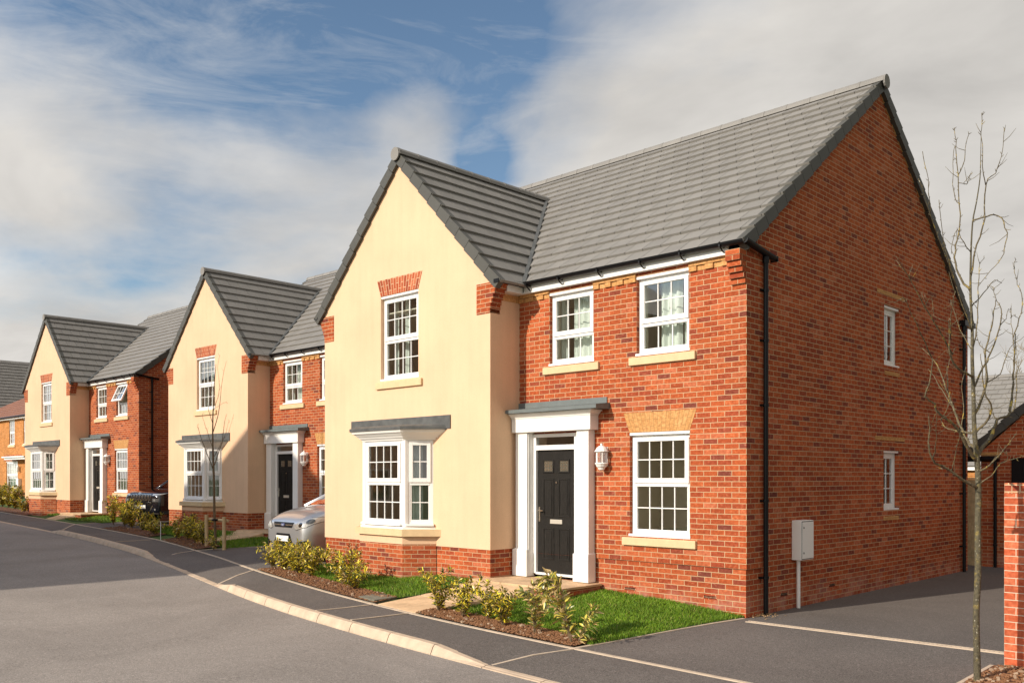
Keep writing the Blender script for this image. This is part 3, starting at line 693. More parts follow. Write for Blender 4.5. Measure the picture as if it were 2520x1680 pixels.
    vg = MB()
    for sgn in (1, -1):
        vg = MB(); verge_run(vg, (WX + sgn * HW, FY - .01, WZ0), (-sgn * cW, 0, sW), (sgn * sW, 0, cW), (0, -1, 0), HWs); vg.build('verge', M['verge'], wr)
    vl = MB()
    for sgn in (1, -1):
        A = Vector((WX + sgn * HW, yj(WZ0), WZ0 + .06)); B = Vector((WX, yj(WZ1), WZ1 + .06)); side = Vector((.022, .022 * sgn, 0))
        vl.hexa([A - side, A + side, B + side, B - side] + [p + Vector((0, 0, .02)) for p in (A - side, A + side, B + side, B - side)])
    vl.build('valley', M['lead'], wr)
    # ---- fascia, soffit
    fa = MB(); fa.box((-4.10, -.085, 5.035), (-.235, -.06, 5.13)); fa.box((-4.28, -.0845, 5.008), (-.235, -.001, 5.034))
    fa.box((-4.15, FY + .235, 5.035), (-4.125, -.062, 5.12)); fa.box((-4.285, FY + .235, 5.007), (-4.126, -.086, 5.0335)); fa.box((-4.285, FY + .236, 5.034), (-4.15, FY + .25, 5.11))
    fa.build('fascia', M['white'], root, bevel=.003)
    # ---- gutters
    gu = MB()
    def gutter(pts, gu=gu):
        pts = [Vector(p) for p in pts]; rr_ = .058; arc = [(rr_ * math.cos(a), rr_ * math.sin(a)) for a in [math.pi + math.pi * i / 8 for i in range(9)]] + [(rr_ * .8, 0), (rr_ * .8 * .5, -rr_ * .6), (0, -rr_ * .8), (-rr_ * .4, -rr_ * .6), (-rr_ * .8, 0)]
        for A, B in zip(pts, pts[1:]):
            d = (B - A).normalized(); sx = d.cross(Vector((0, 0, 1)))
            P = [A + sx * x + Vector((0, 0, z)) for x, z in arc]; gu.prism(P, B - A)
    gz0 = 5.175
    gutter([(-4.06, -.15, gz0), (.05, -.15, gz0 - .02)]); gutter([(.062, -.17, gz0 - .02), (.062, .66, gz0 - .14)]); gutter([(-4.075, FY - .07, gz0 - .02), (-4.075, -.10, gz0)]); g_main = gu; gu = MB(); gutter([(-9.231, 0, gz0), (-9.231, FY - .07, gz0 - .02)], gu); gu.build('gutter', M['black'], root); gu = g_main
    for x in [-3.95, -3.25, -2.45, -1.65, -.95, -.3]: gu.box((x - .012, -.215, 5.105), (x + .012, -.085, 5.135)); gu.tube([(x, -.205, 5.17), (x, -.19, 5.11), (x, -.13, 5.06), (x, -.09, 5.045)], .011, 6)
    for x, y in ((.062, .66), (-4.075, FY - .07)): gu.box((x - .058, y - .008, gz0 - .2 if y > 0 else gz0 - .08), (x + .058, y + .008, gz0 - .125 if y > 0 else gz0 - .018))
    gu.build('gutter', M['black'], root)
    for (x, y, z1, out_) in ((.045, .447, 4.95, .0), (.045, 8.58, 4.95, 0)):
        dp = MB(); dp.tube([(x, y, -.05), (x, y, z1 + .13)], .034, 12)
        for z in (.55, 1.62, 2.95, 3.85, 4.55): dp.tube([(x, y, z - .02), (x, y, z + .02)], .043, 12); dp.box((-.03, y - .09, z - .015), (x - .03, y - .05, z + .015)); dp.box((-.022, y - .075, z - .008), (x, y + .03, z + .008))
        dp.tube([(x, y, z1 - .02), (x, y, z1 + .10)], .044, 12)
        if y > 5: dp.box((x - .07, y - .09, z1 + .08), (x + .05, y + .55, z1 + .19))
        dp.build('downpipe', M['black'], root)
    # ---- windows
    sill_base = 0; arch_base = 0
    cur = [(-3.30, -2.70, 3.83, 4.92, .018)]
    window(root, TF, *U1, -.062, nv=2, nh=(1, 0), split=4.245, sill=(3.745, .118, .045), curtains=[(-3.30, -2.70, 3.8, 4.95, .02), (-3.58, -3.45, 3.8, 4.95, .01)])
    window(root, TF, *U2, -.062, nv=2, nh=(1, 0), split=4.245, sill=(3.745, .118, .045), curtains=[(-1.60, -1.22, 3.8, 4.95, .03), (-1.16, -.93, 3.8, 4.95, .03)])
    window(root, TF, *LO, -.062, nv=3, nh=(1, 1), split=1.86, sill=(1.043, .118, .045), arch=(2.622, 2.92, M['buff'], .115))
    sill_base = FY * -1; arch_base = .69
    window(root, lambda a, d, z: TF(a, d, z), *WW, .69 - .07, nv=3, nh=(1, 1), split=4.47, sill=(3.705, .125, .045), arch=(5.302, 5.605, M['brick_arch'], .11), curtains=[(-7.18, -7.0, 3.8, 5.25, .02), (-6.85, -6.70, 3.8, 5.25, .02)])
    window(root, TS, *S1, -.10, nv=1, nh=(2, 2), style='case'); window(root, TS, *S2, -.10, nv=1, nh=(2, 2), style='case', curtains=[(4.75, 5.35, 3.95, 4.9, .012)])
    # ---- bay window
    fw, fh, fd = .945, .575, .355; rg = ring(fw, fh, fd); b0, b1 = 1.085, 2.60
    bay = MB(); core = []
    by = empty_bay = None
    def bayT(p, q):
        t = Vector((q[0] - p[0], q[1] - p[1], 0)); L = t.length; t.normalize(); nrm = Vector((t.y, -t.x, 0))
        return (lambda a, d, z: (p[0] + t.x * a + nrm.x * d, p[1] + t.y * a + nrm.y * d, z)), L
    # posts
    for i, p in enumerate(rg):
        if i in (1, 2):
            bay.tube([(p[0] * 1.0, p[1] + .035, b0), (p[0], p[1] + .035, b1)], .062, 8)
    bay.prism([(*p, b1) for p in rg], (0, 0, .03)); 
    bo = bay.build('bay_window', M['white'], root)
    for (p, q), nv in zip(zip(rg, rg[1:]), (1, 3, 1)):
        T_, L = bayT(p, q); m_ = .045; ma = 0 if p[1] > FY - .01 else m_; mc = 0 if q[1] > FY - .01 else m_
        window(bo, T_, ma, L - mc, b0 + .02, b1, 0, nv=nv, nh=(1, 1), split=1.86, trim=False, bottomcill=True, name='casement', curtains=[(L * .72, L - .08, b0 + .05, b1 - .05, .02)] if nv == 3 else ([(.12, L * .6, b0 + .05, b1 - .05, .02)] if p[0] > WX else None))
    st = MB(); ro2 = ring(bw + .12, bh + .055, bdp + .055); ringwall(st, ro2, .925, 1.043); st.build('bay_sill', M['stone'], bo, bevel=.006)
    cs = MB(); ringwall(cs, ring(fw + .05, fh + .03, fd + .06), 1.044, 1.084); cs.build('bay_ledge', M['white'], bo, bevel=.004)
    co = MB()
    for (z0, z1, o0, o1) in ((2.60, 2.64, .03, .05), (2.64, 2.68, .07, .10), (2.68, 2.73, .11, .165), (2.73, 2.775, .18, .20)):
        A = ring(fw + o0 * 1.6, fh + o0 * .7, fd + o0); B = ring(fw + o1 * 1.6, fh + o1 * .7, fd + o1)
        for (p, q, p2, q2) in zip(A, A[1:], B, B[1:]): co.quad((*p, z0), (*q, z0), (*q2, z1), (*p2, z1))
        co.quad(*[(*p, z0) for p in A[::-1]]); co.quad(*[(*p, z1) for p in B])
    co.build('cornice', M['whitepaint'], bo)
    ld = MB(); A = ring(fw + .37, fh + .16, fd + .22); B = ring(fw + .35, fh + .10, fd + .13)
    for (p, q, p2, q2) in zip(A, A[1:], B, B[1:]): ld.quad((*p, 2.776), (*q, 2.776), (*q, 2.825), (*p, 2.825)); ld.quad((*p, 2.825), (*q, 2.825), (*q2, 2.86), (*p2, 2.86))
    ld.quad(*[(*p, 2.776) for p in A[::-1]]); ld.quad(*[(*p, 2.86) for p in B])
    ld.box((-8.10, FY - .022, 2.79), (-5.25, FY + .0, 3.02)); ld.build('lead_roof', M['lead'], bo)
    # ---- door, surround
    dr = MB(); dl, dr_, dz0, dz1, dy = -3.875, -3.055, .385, 2.39, .015
    dr.box((dl, dy, dz0), (dr_, dy + .05, dz1))
    def mould(a, b_, c, e, dd=.010, wdt=.022):
        dr.box((a, dy - dd, c), (b_, dy, c + wdt)); dr.box((a, dy - dd, e - wdt), (b_, dy, e)); dr.box((a, dy - dd, c + wdt), (a + wdt, dy, e - wdt)); dr.box((b_ - wdt, dy - dd, c + wdt), (b_, dy, e - wdt))
        dr.box((a + wdt + .03, dy - dd * .7, c + wdt + .03), (b_ - wdt - .03, dy, e - wdt - .03))
    mx_ = (dl + dr_) / 2
    for s0, s1 in ((dl + .12, mx_ - .05), (mx_ + .05, dr_ - .12)):
        mould(s0, s1, .60, 1.12); mould(s0, s1, 1.30, 1.93)
        dr.box((s0, dy - .014, 2.02), (s1, dy, 2.045)); dr.box((s0, dy - .014, 2.215), (s1, dy, 2.24)); dr.box((s0, dy - .014, 2.045), (s0 + .025, dy, 2.215)); dr.box((s1 - .025, dy - .014, 2.045), (s1, dy, 2.215))
    do = dr.build('door', M['door'], root, bevel=.003)
    dpm = plain('door_pane', (.10, .09, .07), .08, .8)
    for s0, s1 in ((dl + .145, mx_ - .075), (mx_ + .075, dr_ - .145)):
        dg = MB(); dg.box((s0, dy - .004, 2.045), (s1, dy - .001, 2.215)); dg.build('pane', dpm, do); lb = MB()
        c = (s0 + s1) / 2
        for x in (s0 + .035, c, s1 - .035): lb.box((x - .003, dy - .0065, 2.05), (x + .003, dy - .0045, 2.21))
        for z in (2.075, 2.13, 2.18): lb.box((s0 + .005, dy - .0075, z - .003), (s1 - .005, dy - .0055, z + .003))
        lb.build('leading', M['chrome'], do)
    hd = MB(); hx = dl + .045; hd.box((hx - .016, dy - .012, 1.22), (hx + .016, dy, 1.46)); hd.tube([(hx, dy - .01, 1.40), (hx, dy - .05, 1.40), (hx + .12, dy - .055, 1.40)], .010, 8); hd.build('handle', M['chrome'], do)
    lp = MB(); lp.box((mx_ - .13, dy - .012, 1.19), (mx_ + .13, dy, 1.26)); lp.build('letter_plate', plain('letter_plate_steel', (.62, .58, .50), .35, .5, .4), do, bevel=.003)
    sp_ = MB(); sp_.tube([(mx_ + .01, dy - .001, 1.865), (mx_ + .01, dy - .015, 1.865)], .017, 10); sp_.build('spyhole', M['chrome'], do)
    df = MB()
    df.box((-3.945, -.03, .36), (-3.88, .05, 2.66)); df.box((-3.05, -.03, .36), (-2.935, .05, 2.66)); df.box((-3.88, -.03, 2.395), (-3.05, .05, 2.475)); df.box((-3.88, -.03, 2.605), (-3.05, .05, 2.66)); df.box((-3.88, -.035, .345), (-3.05, .045, .382))
    dfo = df.build('door_frame', M['white'], root, bevel=.004)
    tr = MB(); tr.quad((-3.88, 0, 2.475), (-3.05, 0, 2.475), (-3.05, 0, 2.605), (-3.88, 0, 2.605)); tr.build('transom_pane', M['glass'], dfo)
    su = MB(); py_ = -.155
    for (x0, x1) in ((-4.225, -3.965), (-2.897, -2.652)):
        su.box((x0, py_, .77), (x1, .0, 2.69)); su.box((x0 - .05, py_ - .03, .31), (x1 + .018, .0, .745)); su.hexa([(x0 - .05, py_ - .03, .745), (x1 + .018, py_ - .03, .745), (x1 + .018, 0, .745), (x0 - .05, 0, .745), (x0, py_, .77), (x1, py_, .77), (x1, 0, .77), (x0, 0, .77)])
    su.box((-3.965, -.10, .33), (-3.945, 0, 2.69)); su.box((-2.93, -.10, .33), (-2.897, 0, 2.69)); su.box((-3.9649, -.13, .33), (-3.952, -.101, 2.68))
    su.box((-4.27, -.205, 2.69), (-2.578, 0, 2.915))
    for (z0, z1, o0, o1) in ((2.915, 2.935, .01, .015), (2.935, 2.975, .02, .06), (2.975, 3.0, .075, .08)):
        su.hexa([(-4.27, -.205 - o0, z0), (-2.578 + o0, -.205 - o0, z0), (-2.578 + o0, 0, z0), (-4.27, 0, z0), (-4.27, -.205 - o1, z1), (-2.578 + o1, -.205 - o1, z1), (-2.578 + o1, 0, z1), (-4.27, 0, z1)])
    suo = su.build('door_surround', M['whitepaint'], root, bevel=.004)
    cn = MB(); cn.hexa([(-4.28, -.345, 3.003), (-2.25 - .10, -.345, 3.003), (-2.35, 0, 3.003), (-4.28, 0, 3.003), (-4.28, -.345, 3.06), (-2.35, -.345, 3.06), (-2.35, 0, 3.10), (-4.28, 0, 3.10)]); cn.box((-4.284, -.02, 3.10), (-2.40, -.001, 3.19)); cn.box((-4.34, -.35, 3.0), (-4.2845, -.693, 3.065)) if 0 else None
    cn.build('canopy', M['leadpale'], suo)
    # ---- wall lamp
    lm = MB(); lx, ly = -2.432, -.105
    lm.lathe((lx, ly, 2.36), [(.0, .10), (.018, .108), (.02, .085), (.012, .075), (.045, .068), (.085, .03), (.098, .0), (.112, -.008), (.112, -.018), (.09, -.02)], 12)
    lm.lathe((lx, ly, 2.16), [(.09, .012), (.105, .005), (.105, -.006), (.092, -.02), (.078, -.05), (.055, -.07), (.05, -.09), (.03, -.105), (0, -.11)], 12)
    for k in range(6): a = k * math.pi / 3 + .3; lm.box((lx + .083 * math.cos(a) - .006, ly + .083 * math.sin(a) - .006, 2.165), (lx + .083 * math.cos(a) + .006, ly + .083 * math.sin(a) + .006, 2.345))
    lm.box((lx - .045, -.012, 2.12), (lx + .045, .0, 2.42)); lm.box((lx - .02, ly, 2.28), (lx + .02, -.005, 2.32)) if 0 else lm.box((lx - .018, ly + .08, 2.35), (lx + .018, -.01, 2.38))
    lo_ = lm.build('wall_lamp', M['whitepaint'], root, smooth=False)
    lg = MB(); lg.lathe((lx, ly, 2.16), [(.078, .01), (.078, .18)], 12); lg.build('lantern_pane', M['lampglass'], lo_); lc = MB(); lc.tube([(lx, ly, 2.165), (lx, ly, 2.30)], .014, 8); lc.build('bulb', plain('bulb', (.7, .45, .3), .4), lo_)
    # ---- meter box
    mt = MB(); mt.box((-.02, 1.33, .735), (.13, 1.72, 1.315)); mo = mt.build('meter_box', M['cardboard'], root, bevel=.006)
    md = MB(); md.box((.132, 1.352, .757), (.142, 1.698, 1.293)); md.build('door', M['cardboard'], mo, bevel=.002); md = MB(); md.box((.1305, 1.340, .745), (.1315, 1.710, 1.305)); md.build('seal', M['lead'], mo)
    for z in (.84, 1.21): md = MB(); md.tube([(.142, 1.385, z), (.147, 1.385, z)], .014, 8); md.build('catch', M['lead'], mo)
    mpp = MB(); mpp.tube([(.03, 1.44, 0), (.03, 1.44, .735)], .028, 10); mpp.build('conduit', M['cardboard'], mo)
    # ---- interior shell
    it = MB(); dI = -.30
    grid_panel(it, TF, -4.3, -.30, .32, 2.72, [LO, DO], 0, d=dI); grid_panel(it, TF, -4.3, -.30, 2.98, 4.98, [U1, U2], 0, d=dI)
    for h in (U1, U2, LO, DO): a, b_, c, e = h; it.quad((a, .1, c), (a, .1, e), (a, .3, e), (a, .3, c)); it.quad((b_, .1, c), (b_, .3, c), (b_, .3, e), (b_, .1, e)); it.quad((a, .1, c), (a, .3, c), (b_, .3, c), (b_, .1, c)); it.quad((a, .1, e), (b_, .1, e), (b_, .3, e), (a, .3, e))
    for z in (.33, 2.71, 2.98, 5.0): it.box((-4.35, .31, z - .02), (-.30, 8.7, z)); it.box((-8.85, -.58, z - .0205), (-4.352, 8.7, z - .0005))
    it.box((-8.85, 1.45, .33), (-.3, 1.55, 4.98)); it.box((-2.55, .3, .33), (-2.45, 3.6, 2.7)); it.box((-2.35, .3, 2.98), (-2.25, 3.6, 4.98)); it.box((-4.37, -.3, .33), (-4.305, 3.6, 4.98))
    it.box((-8.95, -.6, .33), (-8.86, 3.6, 4.98)); it.box((-.29, .3, .33), (-.28, 4.0, 4.98)); it.box((-1.6, 4.0, .33), (-1.5, 6.0, 4.98)); it.box((-1.6, 6.0, .33), (-.03, 6.05, 4.98))
    it.build('interior', M['plaster'], root)
    return root
house1 = make_house()
tag(house1, 'nearest cream and red brick house, its whole brick gable side and meter box in view', 'house', 'cream gabled houses along the street')
house2 = copy_tree(house1); house2.location = (-12.11, 2.52, .20); house2.rotation_euler = (0, 0, R(.7))
house2['label'] = 'middle cream gabled house, behind the staked young tree and the silver car'
house3 = copy_tree(house1); house3.location = (-24.53, 2.26, .35); house3.rotation_euler = (0, 0, R(.45))
house3['label'] = 'farthest cream gabled house, with one upstairs window swung open above the dark car'
# open window on the far house
for ch in list(house3.children):
    if ch.name.startswith('window'):
        xs = [v.co.x for v in ch.data.vertices]; zs = [v.co.z for v in ch.data.vertices]
        if min(xs) > -1.95 and max(xs) < -.8 and min(zs) > 3:
            for g in list(ch.children): bpy.data.objects.remove(g)
            bpy.data.objects.remove(ch)
sill_base = 0
wn = window(house3, TF, -1.845, -.918, 3.77, 4.955, -.062, nv=2, nh=(1, 0), split=4.245, sill=(3.745, .118, .045), openw=True); wn['label'] = 'window with its upper sash swung open'
#@@PART2
# ------------------------------------------------------------------ path, lawns, beds
def slab_path(name, pts_left, pts_right, root, label):
    """sandstone slab path between two edge lines + landing"""
house1_path = empty('garden_path', (-3.6, -1.6, 0)); tag(house1_path, 'sandstone slab path and raised doorstep leading to the nearest white door surround', 'path')
def world_child(mb, name, mat, parent, **k):
    o = mb.build(name, mat, parent, **k); o.matrix_parent_inverse = Matrix.Translation(-parent.location); return o
def slabs(parent, dx, dy, dz, ys=None):
    L = [(-4.78, -2.62), (-4.62, -1.9), (-4.50, -1.25), (-4.45, -.95)]; Rr = [(-3.76, -2.72), (-3.46, -2.1), (-3.16, -1.3), (-3.04, -.95)]
    if ys is not None:
        q = lambda p: (p[0], -.95 + (p[1] + .95) * (ys - dy + .95) / (-2.66 + .95)); L = [q(p) for p in L]; Rr = [q(p) for p in Rr]
    mb = MB()
    for i in range(3):
        for j in range(2):
            def P(u, v, z):
                a = (L[i][0] + (L[i + 1][0] - L[i][0]) * v, L[i][1] + (L[i + 1][1] - L[i][1]) * v); b_ = (Rr[i][0] + (Rr[i + 1][0] - Rr[i][0]) * v, Rr[i][1] + (Rr[i + 1][1] - Rr[i][1]) * v)
                x = a[0] + (b_[0] - a[0]) * u + dx; y = a[1] + (b_[1] - a[1]) * u + dy
                t = (i + v) / 3; zz = (S(x) + .01) * (1 - t) + (.285 + dz) * t
                return (x, y, zz + z)
            u0, u1 = (0.004, .496) if j == 0 else (.504, .996)
            if i == 1: u0, u1 = (0.004, .33) if j == 0 else (.34, .996)
            c = [P(u0, .01, -.12), P(u1, .01, -.12), P(u1, .99, -.12), P(u0, .99, -.12), P(u0, .01, 0), P(u1, .01, 0), P(u1, .99, 0), P(u0, .99, 0)]
            mb.hexa(c)
    world_child(mb, 'slab', M['sandstone'], parent, bevel=.006)
    mb = MB(); xs_ = [-4.47, -3.75, -3.14, -2.49]
    for i in range(3): mb.box((xs_[i] + .004 + dx, -1.0 + dy, .262 + dz), (xs_[i + 1] - .004 + dx, -.43 + dy, .30 + dz)); mb.box((xs_[i] + .004 + dx, -.422 + dy, .262 + dz), (xs_[i + 1] - .004 + dx, -.01 + dy, .30 + dz))
    world_child(mb, 'step', M['sandstone'], parent, bevel=.006)
    mb = MB(); mb.box((-4.44 + dx, -.97 + dy, -.1 + dz), (-2.52 + dx, -.03 + dy, .261 + dz)); world_child(mb, 'riser', M['brick'], parent)
slabs(house1_path, 0, 0, 0)
p2 = empty('garden_path', (-15.7, .9, .2)); tag(p2, 'sandstone step and slabs at the door of the middle cream house', 'path'); slabs(p2, -12.11, 2.52, .20, yb(-16.4) + .1)
p3 = empty('garden_path', (-28.1, .7, .35)); tag(p3, 'sandstone step and slabs at the door of the farthest cream house', 'path'); slabs(p3, -24.53, 2.26, .35, yb(-28.8) + .12)
def inpoly(x, y, poly):
    c = False; n = len(poly)
    for i in range(n):
        x0, y0 = poly[i]; x1, y1 = poly[i - 1]
        if (y0 > y) != (y1 > y) and x < (x1 - x0) * (y - y0) / (y1 - y0) + x0: c = not c
    return c
def lawn_fn(x, y): return zf(x, y)
def lawn(poly, dens, hgt, label, seed):
    o = sheet('lawn_ground', poly, .012, M['lawn'], .4); tag(o, kind='structure')
    rnd = np.random.RandomState(seed); xs = [p[0] for p in poly]; ys = [p[1] for p in poly]
    A = (max(xs) - min(xs)) * (max(ys) - min(ys)); n = int(A * dens)
    X = rnd.uniform(min(xs), max(xs), n); Y = rnd.uniform(min(ys), max(ys), n)
    vs = []; fs = []
    for x, y in zip(X, Y):
        if not inpoly(x, y, poly): continue
        z = zf(x, y) + .008; h = hgt * rnd.uniform(.5, 1.25); a = rnd.uniform(0, 6.28); wd = .0035 * (1 + (dens < 1500)) * rnd.uniform(.8, 1.4); lx, ly = rnd.normal(0, .35, 2) * h
        dx, dy = math.cos(a) * wd, math.sin(a) * wd; i = len(vs)
        vs += [(x - dx, y - dy, z), (x + dx, y + dy, z), (x + dx * .7 + lx * .4, y + dy * .7 + ly * .4, z + h * .6), (x - dx * .7 + lx * .4, y - dy * .7 + ly * .4, z + h * .6), (x + lx, y + ly, z + h)]
        fs += [(i, i + 1, i + 2, i + 3), (i + 3, i + 2, i + 4)]
    me = bpy.data.meshes.new('grass'); me.from_pydata(vs, [], fs); me.materials.append(M['blade'])
    g = bpy.data.objects.new('grass', me); COL.objects.link(g); tag(g, label, 'grass', kind='stuff')
BW = .50
def bedpoly(x0, x1, w=BW, n=10):
    xs = frange(x0, x1, n); return [(x, yb(x) + .03) for x in xs] + [(x, yb(x) + w) for x in xs[::-1]]
chip_rnd = random.Random(5)
def bed(x0, x1, label, w=BW, dens=420, peb=25):
    p = bedpoly(x0, x1, w); o = sheet('soil_bed', p, .022, M['soil'], .25); tag(o, kind='structure')
    chips(p, dens, label, peb)
def chips(p, dens, label, peb, zo=.028, size=1.0):
    mb = MB(); xs = [q[0] for q in p]; ys = [q[1] for q in p]; n = int((max(xs) - min(xs)) * (max(ys) - min(ys)) * dens)
    for i in range(n):
        x, y = chip_rnd.uniform(min(xs), max(xs)), chip_rnd.uniform(min(ys), max(ys))
        if not inpoly(x, y, p): continue
        z = zf(x, y) + zo; a = chip_rnd.random() * 6.28; l = chip_rnd.uniform(.008, .026) * size; w_ = l * chip_rnd.uniform(.35, .7); t = chip_rnd.uniform(-.4, .4)
        ca, sa = math.cos(a), math.sin(a); isp = chip_rnd.random() < peb / dens
        if isp: l *= 1.0; w_ = l * .8
        h = .006 if not isp else l * .8
        c = []
        for zz in (0, h):
            for (p_, q_) in ((-1, -1), (1, -1), (1, 1), (-1, 1)):
                k = .75 if zz else 1; c.append((x + (p_ * l * ca - q_ * w_ * sa) * k, y + (p_ * l * sa + q_ * w_ * ca) * k, z + zz + p_ * l * t))
        mb.hexa(c, 1 if isp else 0)
    o = mb.build('bark_mulch', [M['bark_chip'], M['pebble']]); tag(o, label, 'mulch', kind='stuff')
bed(-3.72, -.60, 'brown bark mulch under the shrubs right of the sandstone path', dens=1900, peb=40)
bed(-9.85, -4.85, 'brown bark mulch between the silver car drive and the sandstone path', dens=900, peb=25)
bed(-17.8, -14.6, 'brown bark mulch around the staked young tree', .7, 350, 8)
bed(-25.3 + 2.2, -18.9, 'brown bark mulch under the far row of shrubs', .6, 200, 3)
bed(-42, -31.5, 'dark mulch under the shrubs at the far left edge', .8, 60, 1)
lawn([(-3.72, yb(-3.72) + .46), (-2.9, yb(-2.9) + .47), (-2, yb(-2) + .47), (-1.2, yb(-1.2) + .45), (-.62, yb(-.6) + .25), (-.50, -2.72), (-.06, -.10), (-.04, .03), (-2.5, .03), (-2.5, -1.02), (-3.0, -1.02), (-3.12, -1.3), (-3.42, -2.1)], 5600, .045, 'bright green lawn between the path, the driveway and the brick front', 1)
lawn([(-9.3, yb(-9.3) + .47), (-8.2, yb(-8.2) + .48), (-7, yb(-7) + .48), (-6, yb(-6) + .48), (-5.4, yb(-5.4) + .48), (-4.84, -2.2), (-4.66, -1.9), (-4.54, -1.25), (-4.48, -1.0), (-4.48, -.66), (-9.05, -.66), (-9.12, -.8)], 3600, .05, 'green lawn below the nearest bay window', 2)
lawn([(-17.3, .55), (-16.5, .45), (-15.5, .25), (-14.7, .05), (-14.1, -.15), (-12.75, 2.1), (-14.6, 2.45), (-14.6, 1.5), (-16.5, 1.5), (-21.0, 1.83), (-21.3, 1.0), (-19, .62)], 1400, .05, 'shaded lawn in front of the middle cream house', 3)
lawn([(-34, 1.6), (-31.5, 1.35), (-29.8, 1.2), (-27, .95), (-24.8, 1.15), (-24.6, 2.2), (-27, 2.2), (-29, 1.6), (-34, 1.6)], 900, .05, 'dark green lawn below the farthest bay window', 4)
mh = MB()
zc_ = zf(-5.1, -2.4)
mh.hexa([(-5.42, -2.50, zc_ - .06), (-4.88, -2.60, zc_ - .06), (-4.86, -2.16, zc_ - .06), (-5.42, -2.05, zc_ - .06), (-5.42, -2.50, zc_ + .035), (-4.88, -2.60, zc_ + .035), (-4.86, -2.16, zc_ + .05), (-5.42, -2.05, zc_ + .05)])
o = mh.build('inspection_cover', plain('cover_concrete', (.15, .145, .11), .9, nscale=8, namt=.3), bevel=.008); tag(o, 'grey rectangular inspection cover set in the mulch by the sandstone path', 'cover')
# dry leaves at the house corner
lv = MB(); rl = random.Random(9)
for i in range(70):
    x, y = rl.gauss(.06, .10), rl.gauss(.33, .16)
    if x < -.01: x = -.01 + rl.random() * .05
    a = rl.random() * 6; l = .02; z = .03 + rl.random() * .02; lv.quad((x, y, z), (x + l * math.cos(a), y + l * math.sin(a), z + .008), (x + 2 * l * math.cos(a + .3), y + 2 * l * math.sin(a + .3), z), (x + l * math.cos(a + .9), y + l * math.sin(a + .9), z + .004))
o = lv.build('dry_leaves', plain('dry_leaf', (.55, .36, .18), .8)); tag(o, 'small drift of dry leaves at the foot of the front black downpipe', 'leaves', kind='stuff')
# ------------------------------------------------------------------ shrubs
def leaf(mb, p, d, up, L, W):
    d = d.normalized(); s = d.cross(up)
    if s.length < 1e-3: s = d.orthogonal()
    s.normalize(); n = s.cross(d)
    b_ = p; m_ = p + d * L * .5 - n * W * .10; t = p + d * L - n * W * .35; l = p + d * L * .45 + s * W * .5 + n * W * .22; r_ = p + d * L * .45 - s * W * .5 + n * W * .22
    q = p + d * L * .12
    i = len(mb.v); mb.v += [tuple(x) for x in (b_, l, t, r_, m_)]
    U = ((.5, 0), (0, .5), (.5, 1), (1, .5), (.5, .5))
    for f in ((0, 4, 1), (1, 4, 2), (0, 3, 4), (3, 2, 4)): mb.f.append(tuple(i + k for k in f)); mb.uv.append([U[k] for k in f]); mb.mi.append(0)
def shrub(x, y, h, w_, ns, seed, label, L=.06, mat='leaf', droop=.6, dense=1.0, lean=(0, 0)):
    rnd = random.Random(seed); z = zf(x, y) + .02
    root = empty('variegated_shrub', (x, y, z)); tag(root, label, 'shrub', 'variegated shrubs along the pavement edge')
    st = MB(); lf = MB(); ns = int(ns * 1.35); L *= 1.38
    for k in range(ns):
        az_ = rnd.random() * 6.283; r_ = w_ * rnd.uniform(.15, 1.0); H = h * rnd.uniform(.45, 1.05); P = []
        ex, ey = math.cos(az_) * r_ + lean[0], math.sin(az_) * r_ + lean[1]
        for i in range(8):
            t = i / 7; P.append(Vector((ex * t ** 1.15 + rnd.gauss(0, .008), ey * t ** 1.15 + rnd.gauss(0, .008), H * (t - droop * .35 * t * t * t * t) / (1 - .30 * min(droop, 1)) + rnd.gauss(0, .004))))
        st.tube(P, [.005 - .0035 * i / 7 for i in range(8)], 4, caps=False)
        nl = int(H / (L * .25) * dense)
        for j in range(nl):
            t = .10 + .9 * (j + rnd.random() * .5) / nl; t = min(t, .999); i = int(t * 7); p = P[i].lerp(P[i + 1], t * 7 - i); ax = (P[i + 1] - P[i]).normalized()
            a = j * 2.4 + rnd.gauss(0, .4); o_ = ax.orthogonal().normalized(); o_ = Matrix.Rotation(a, 3, ax) @ o_
            d = (ax * rnd.uniform(.3, .9) + o_ + Vector((0, 0, rnd.uniform(-.35, .35)))); leaf(lf, p, d, Vector((rnd.gauss(0, .35), rnd.gauss(0, .35), 1)), L * rnd.uniform(.65, 1.2), L * rnd.uniform(.34, .5))
        for j in range(3): leaf(lf, P[-1], (P[-1] - P[-2]).normalized() + Vector((rnd.gauss(0, .5), rnd.gauss(0, .5), rnd.gauss(0, .3))), Vector((0, 0, 1)), L, L * .4)
    st.build('stems', M['stem'], root); lf.build('foliage', M[mat], root); return root
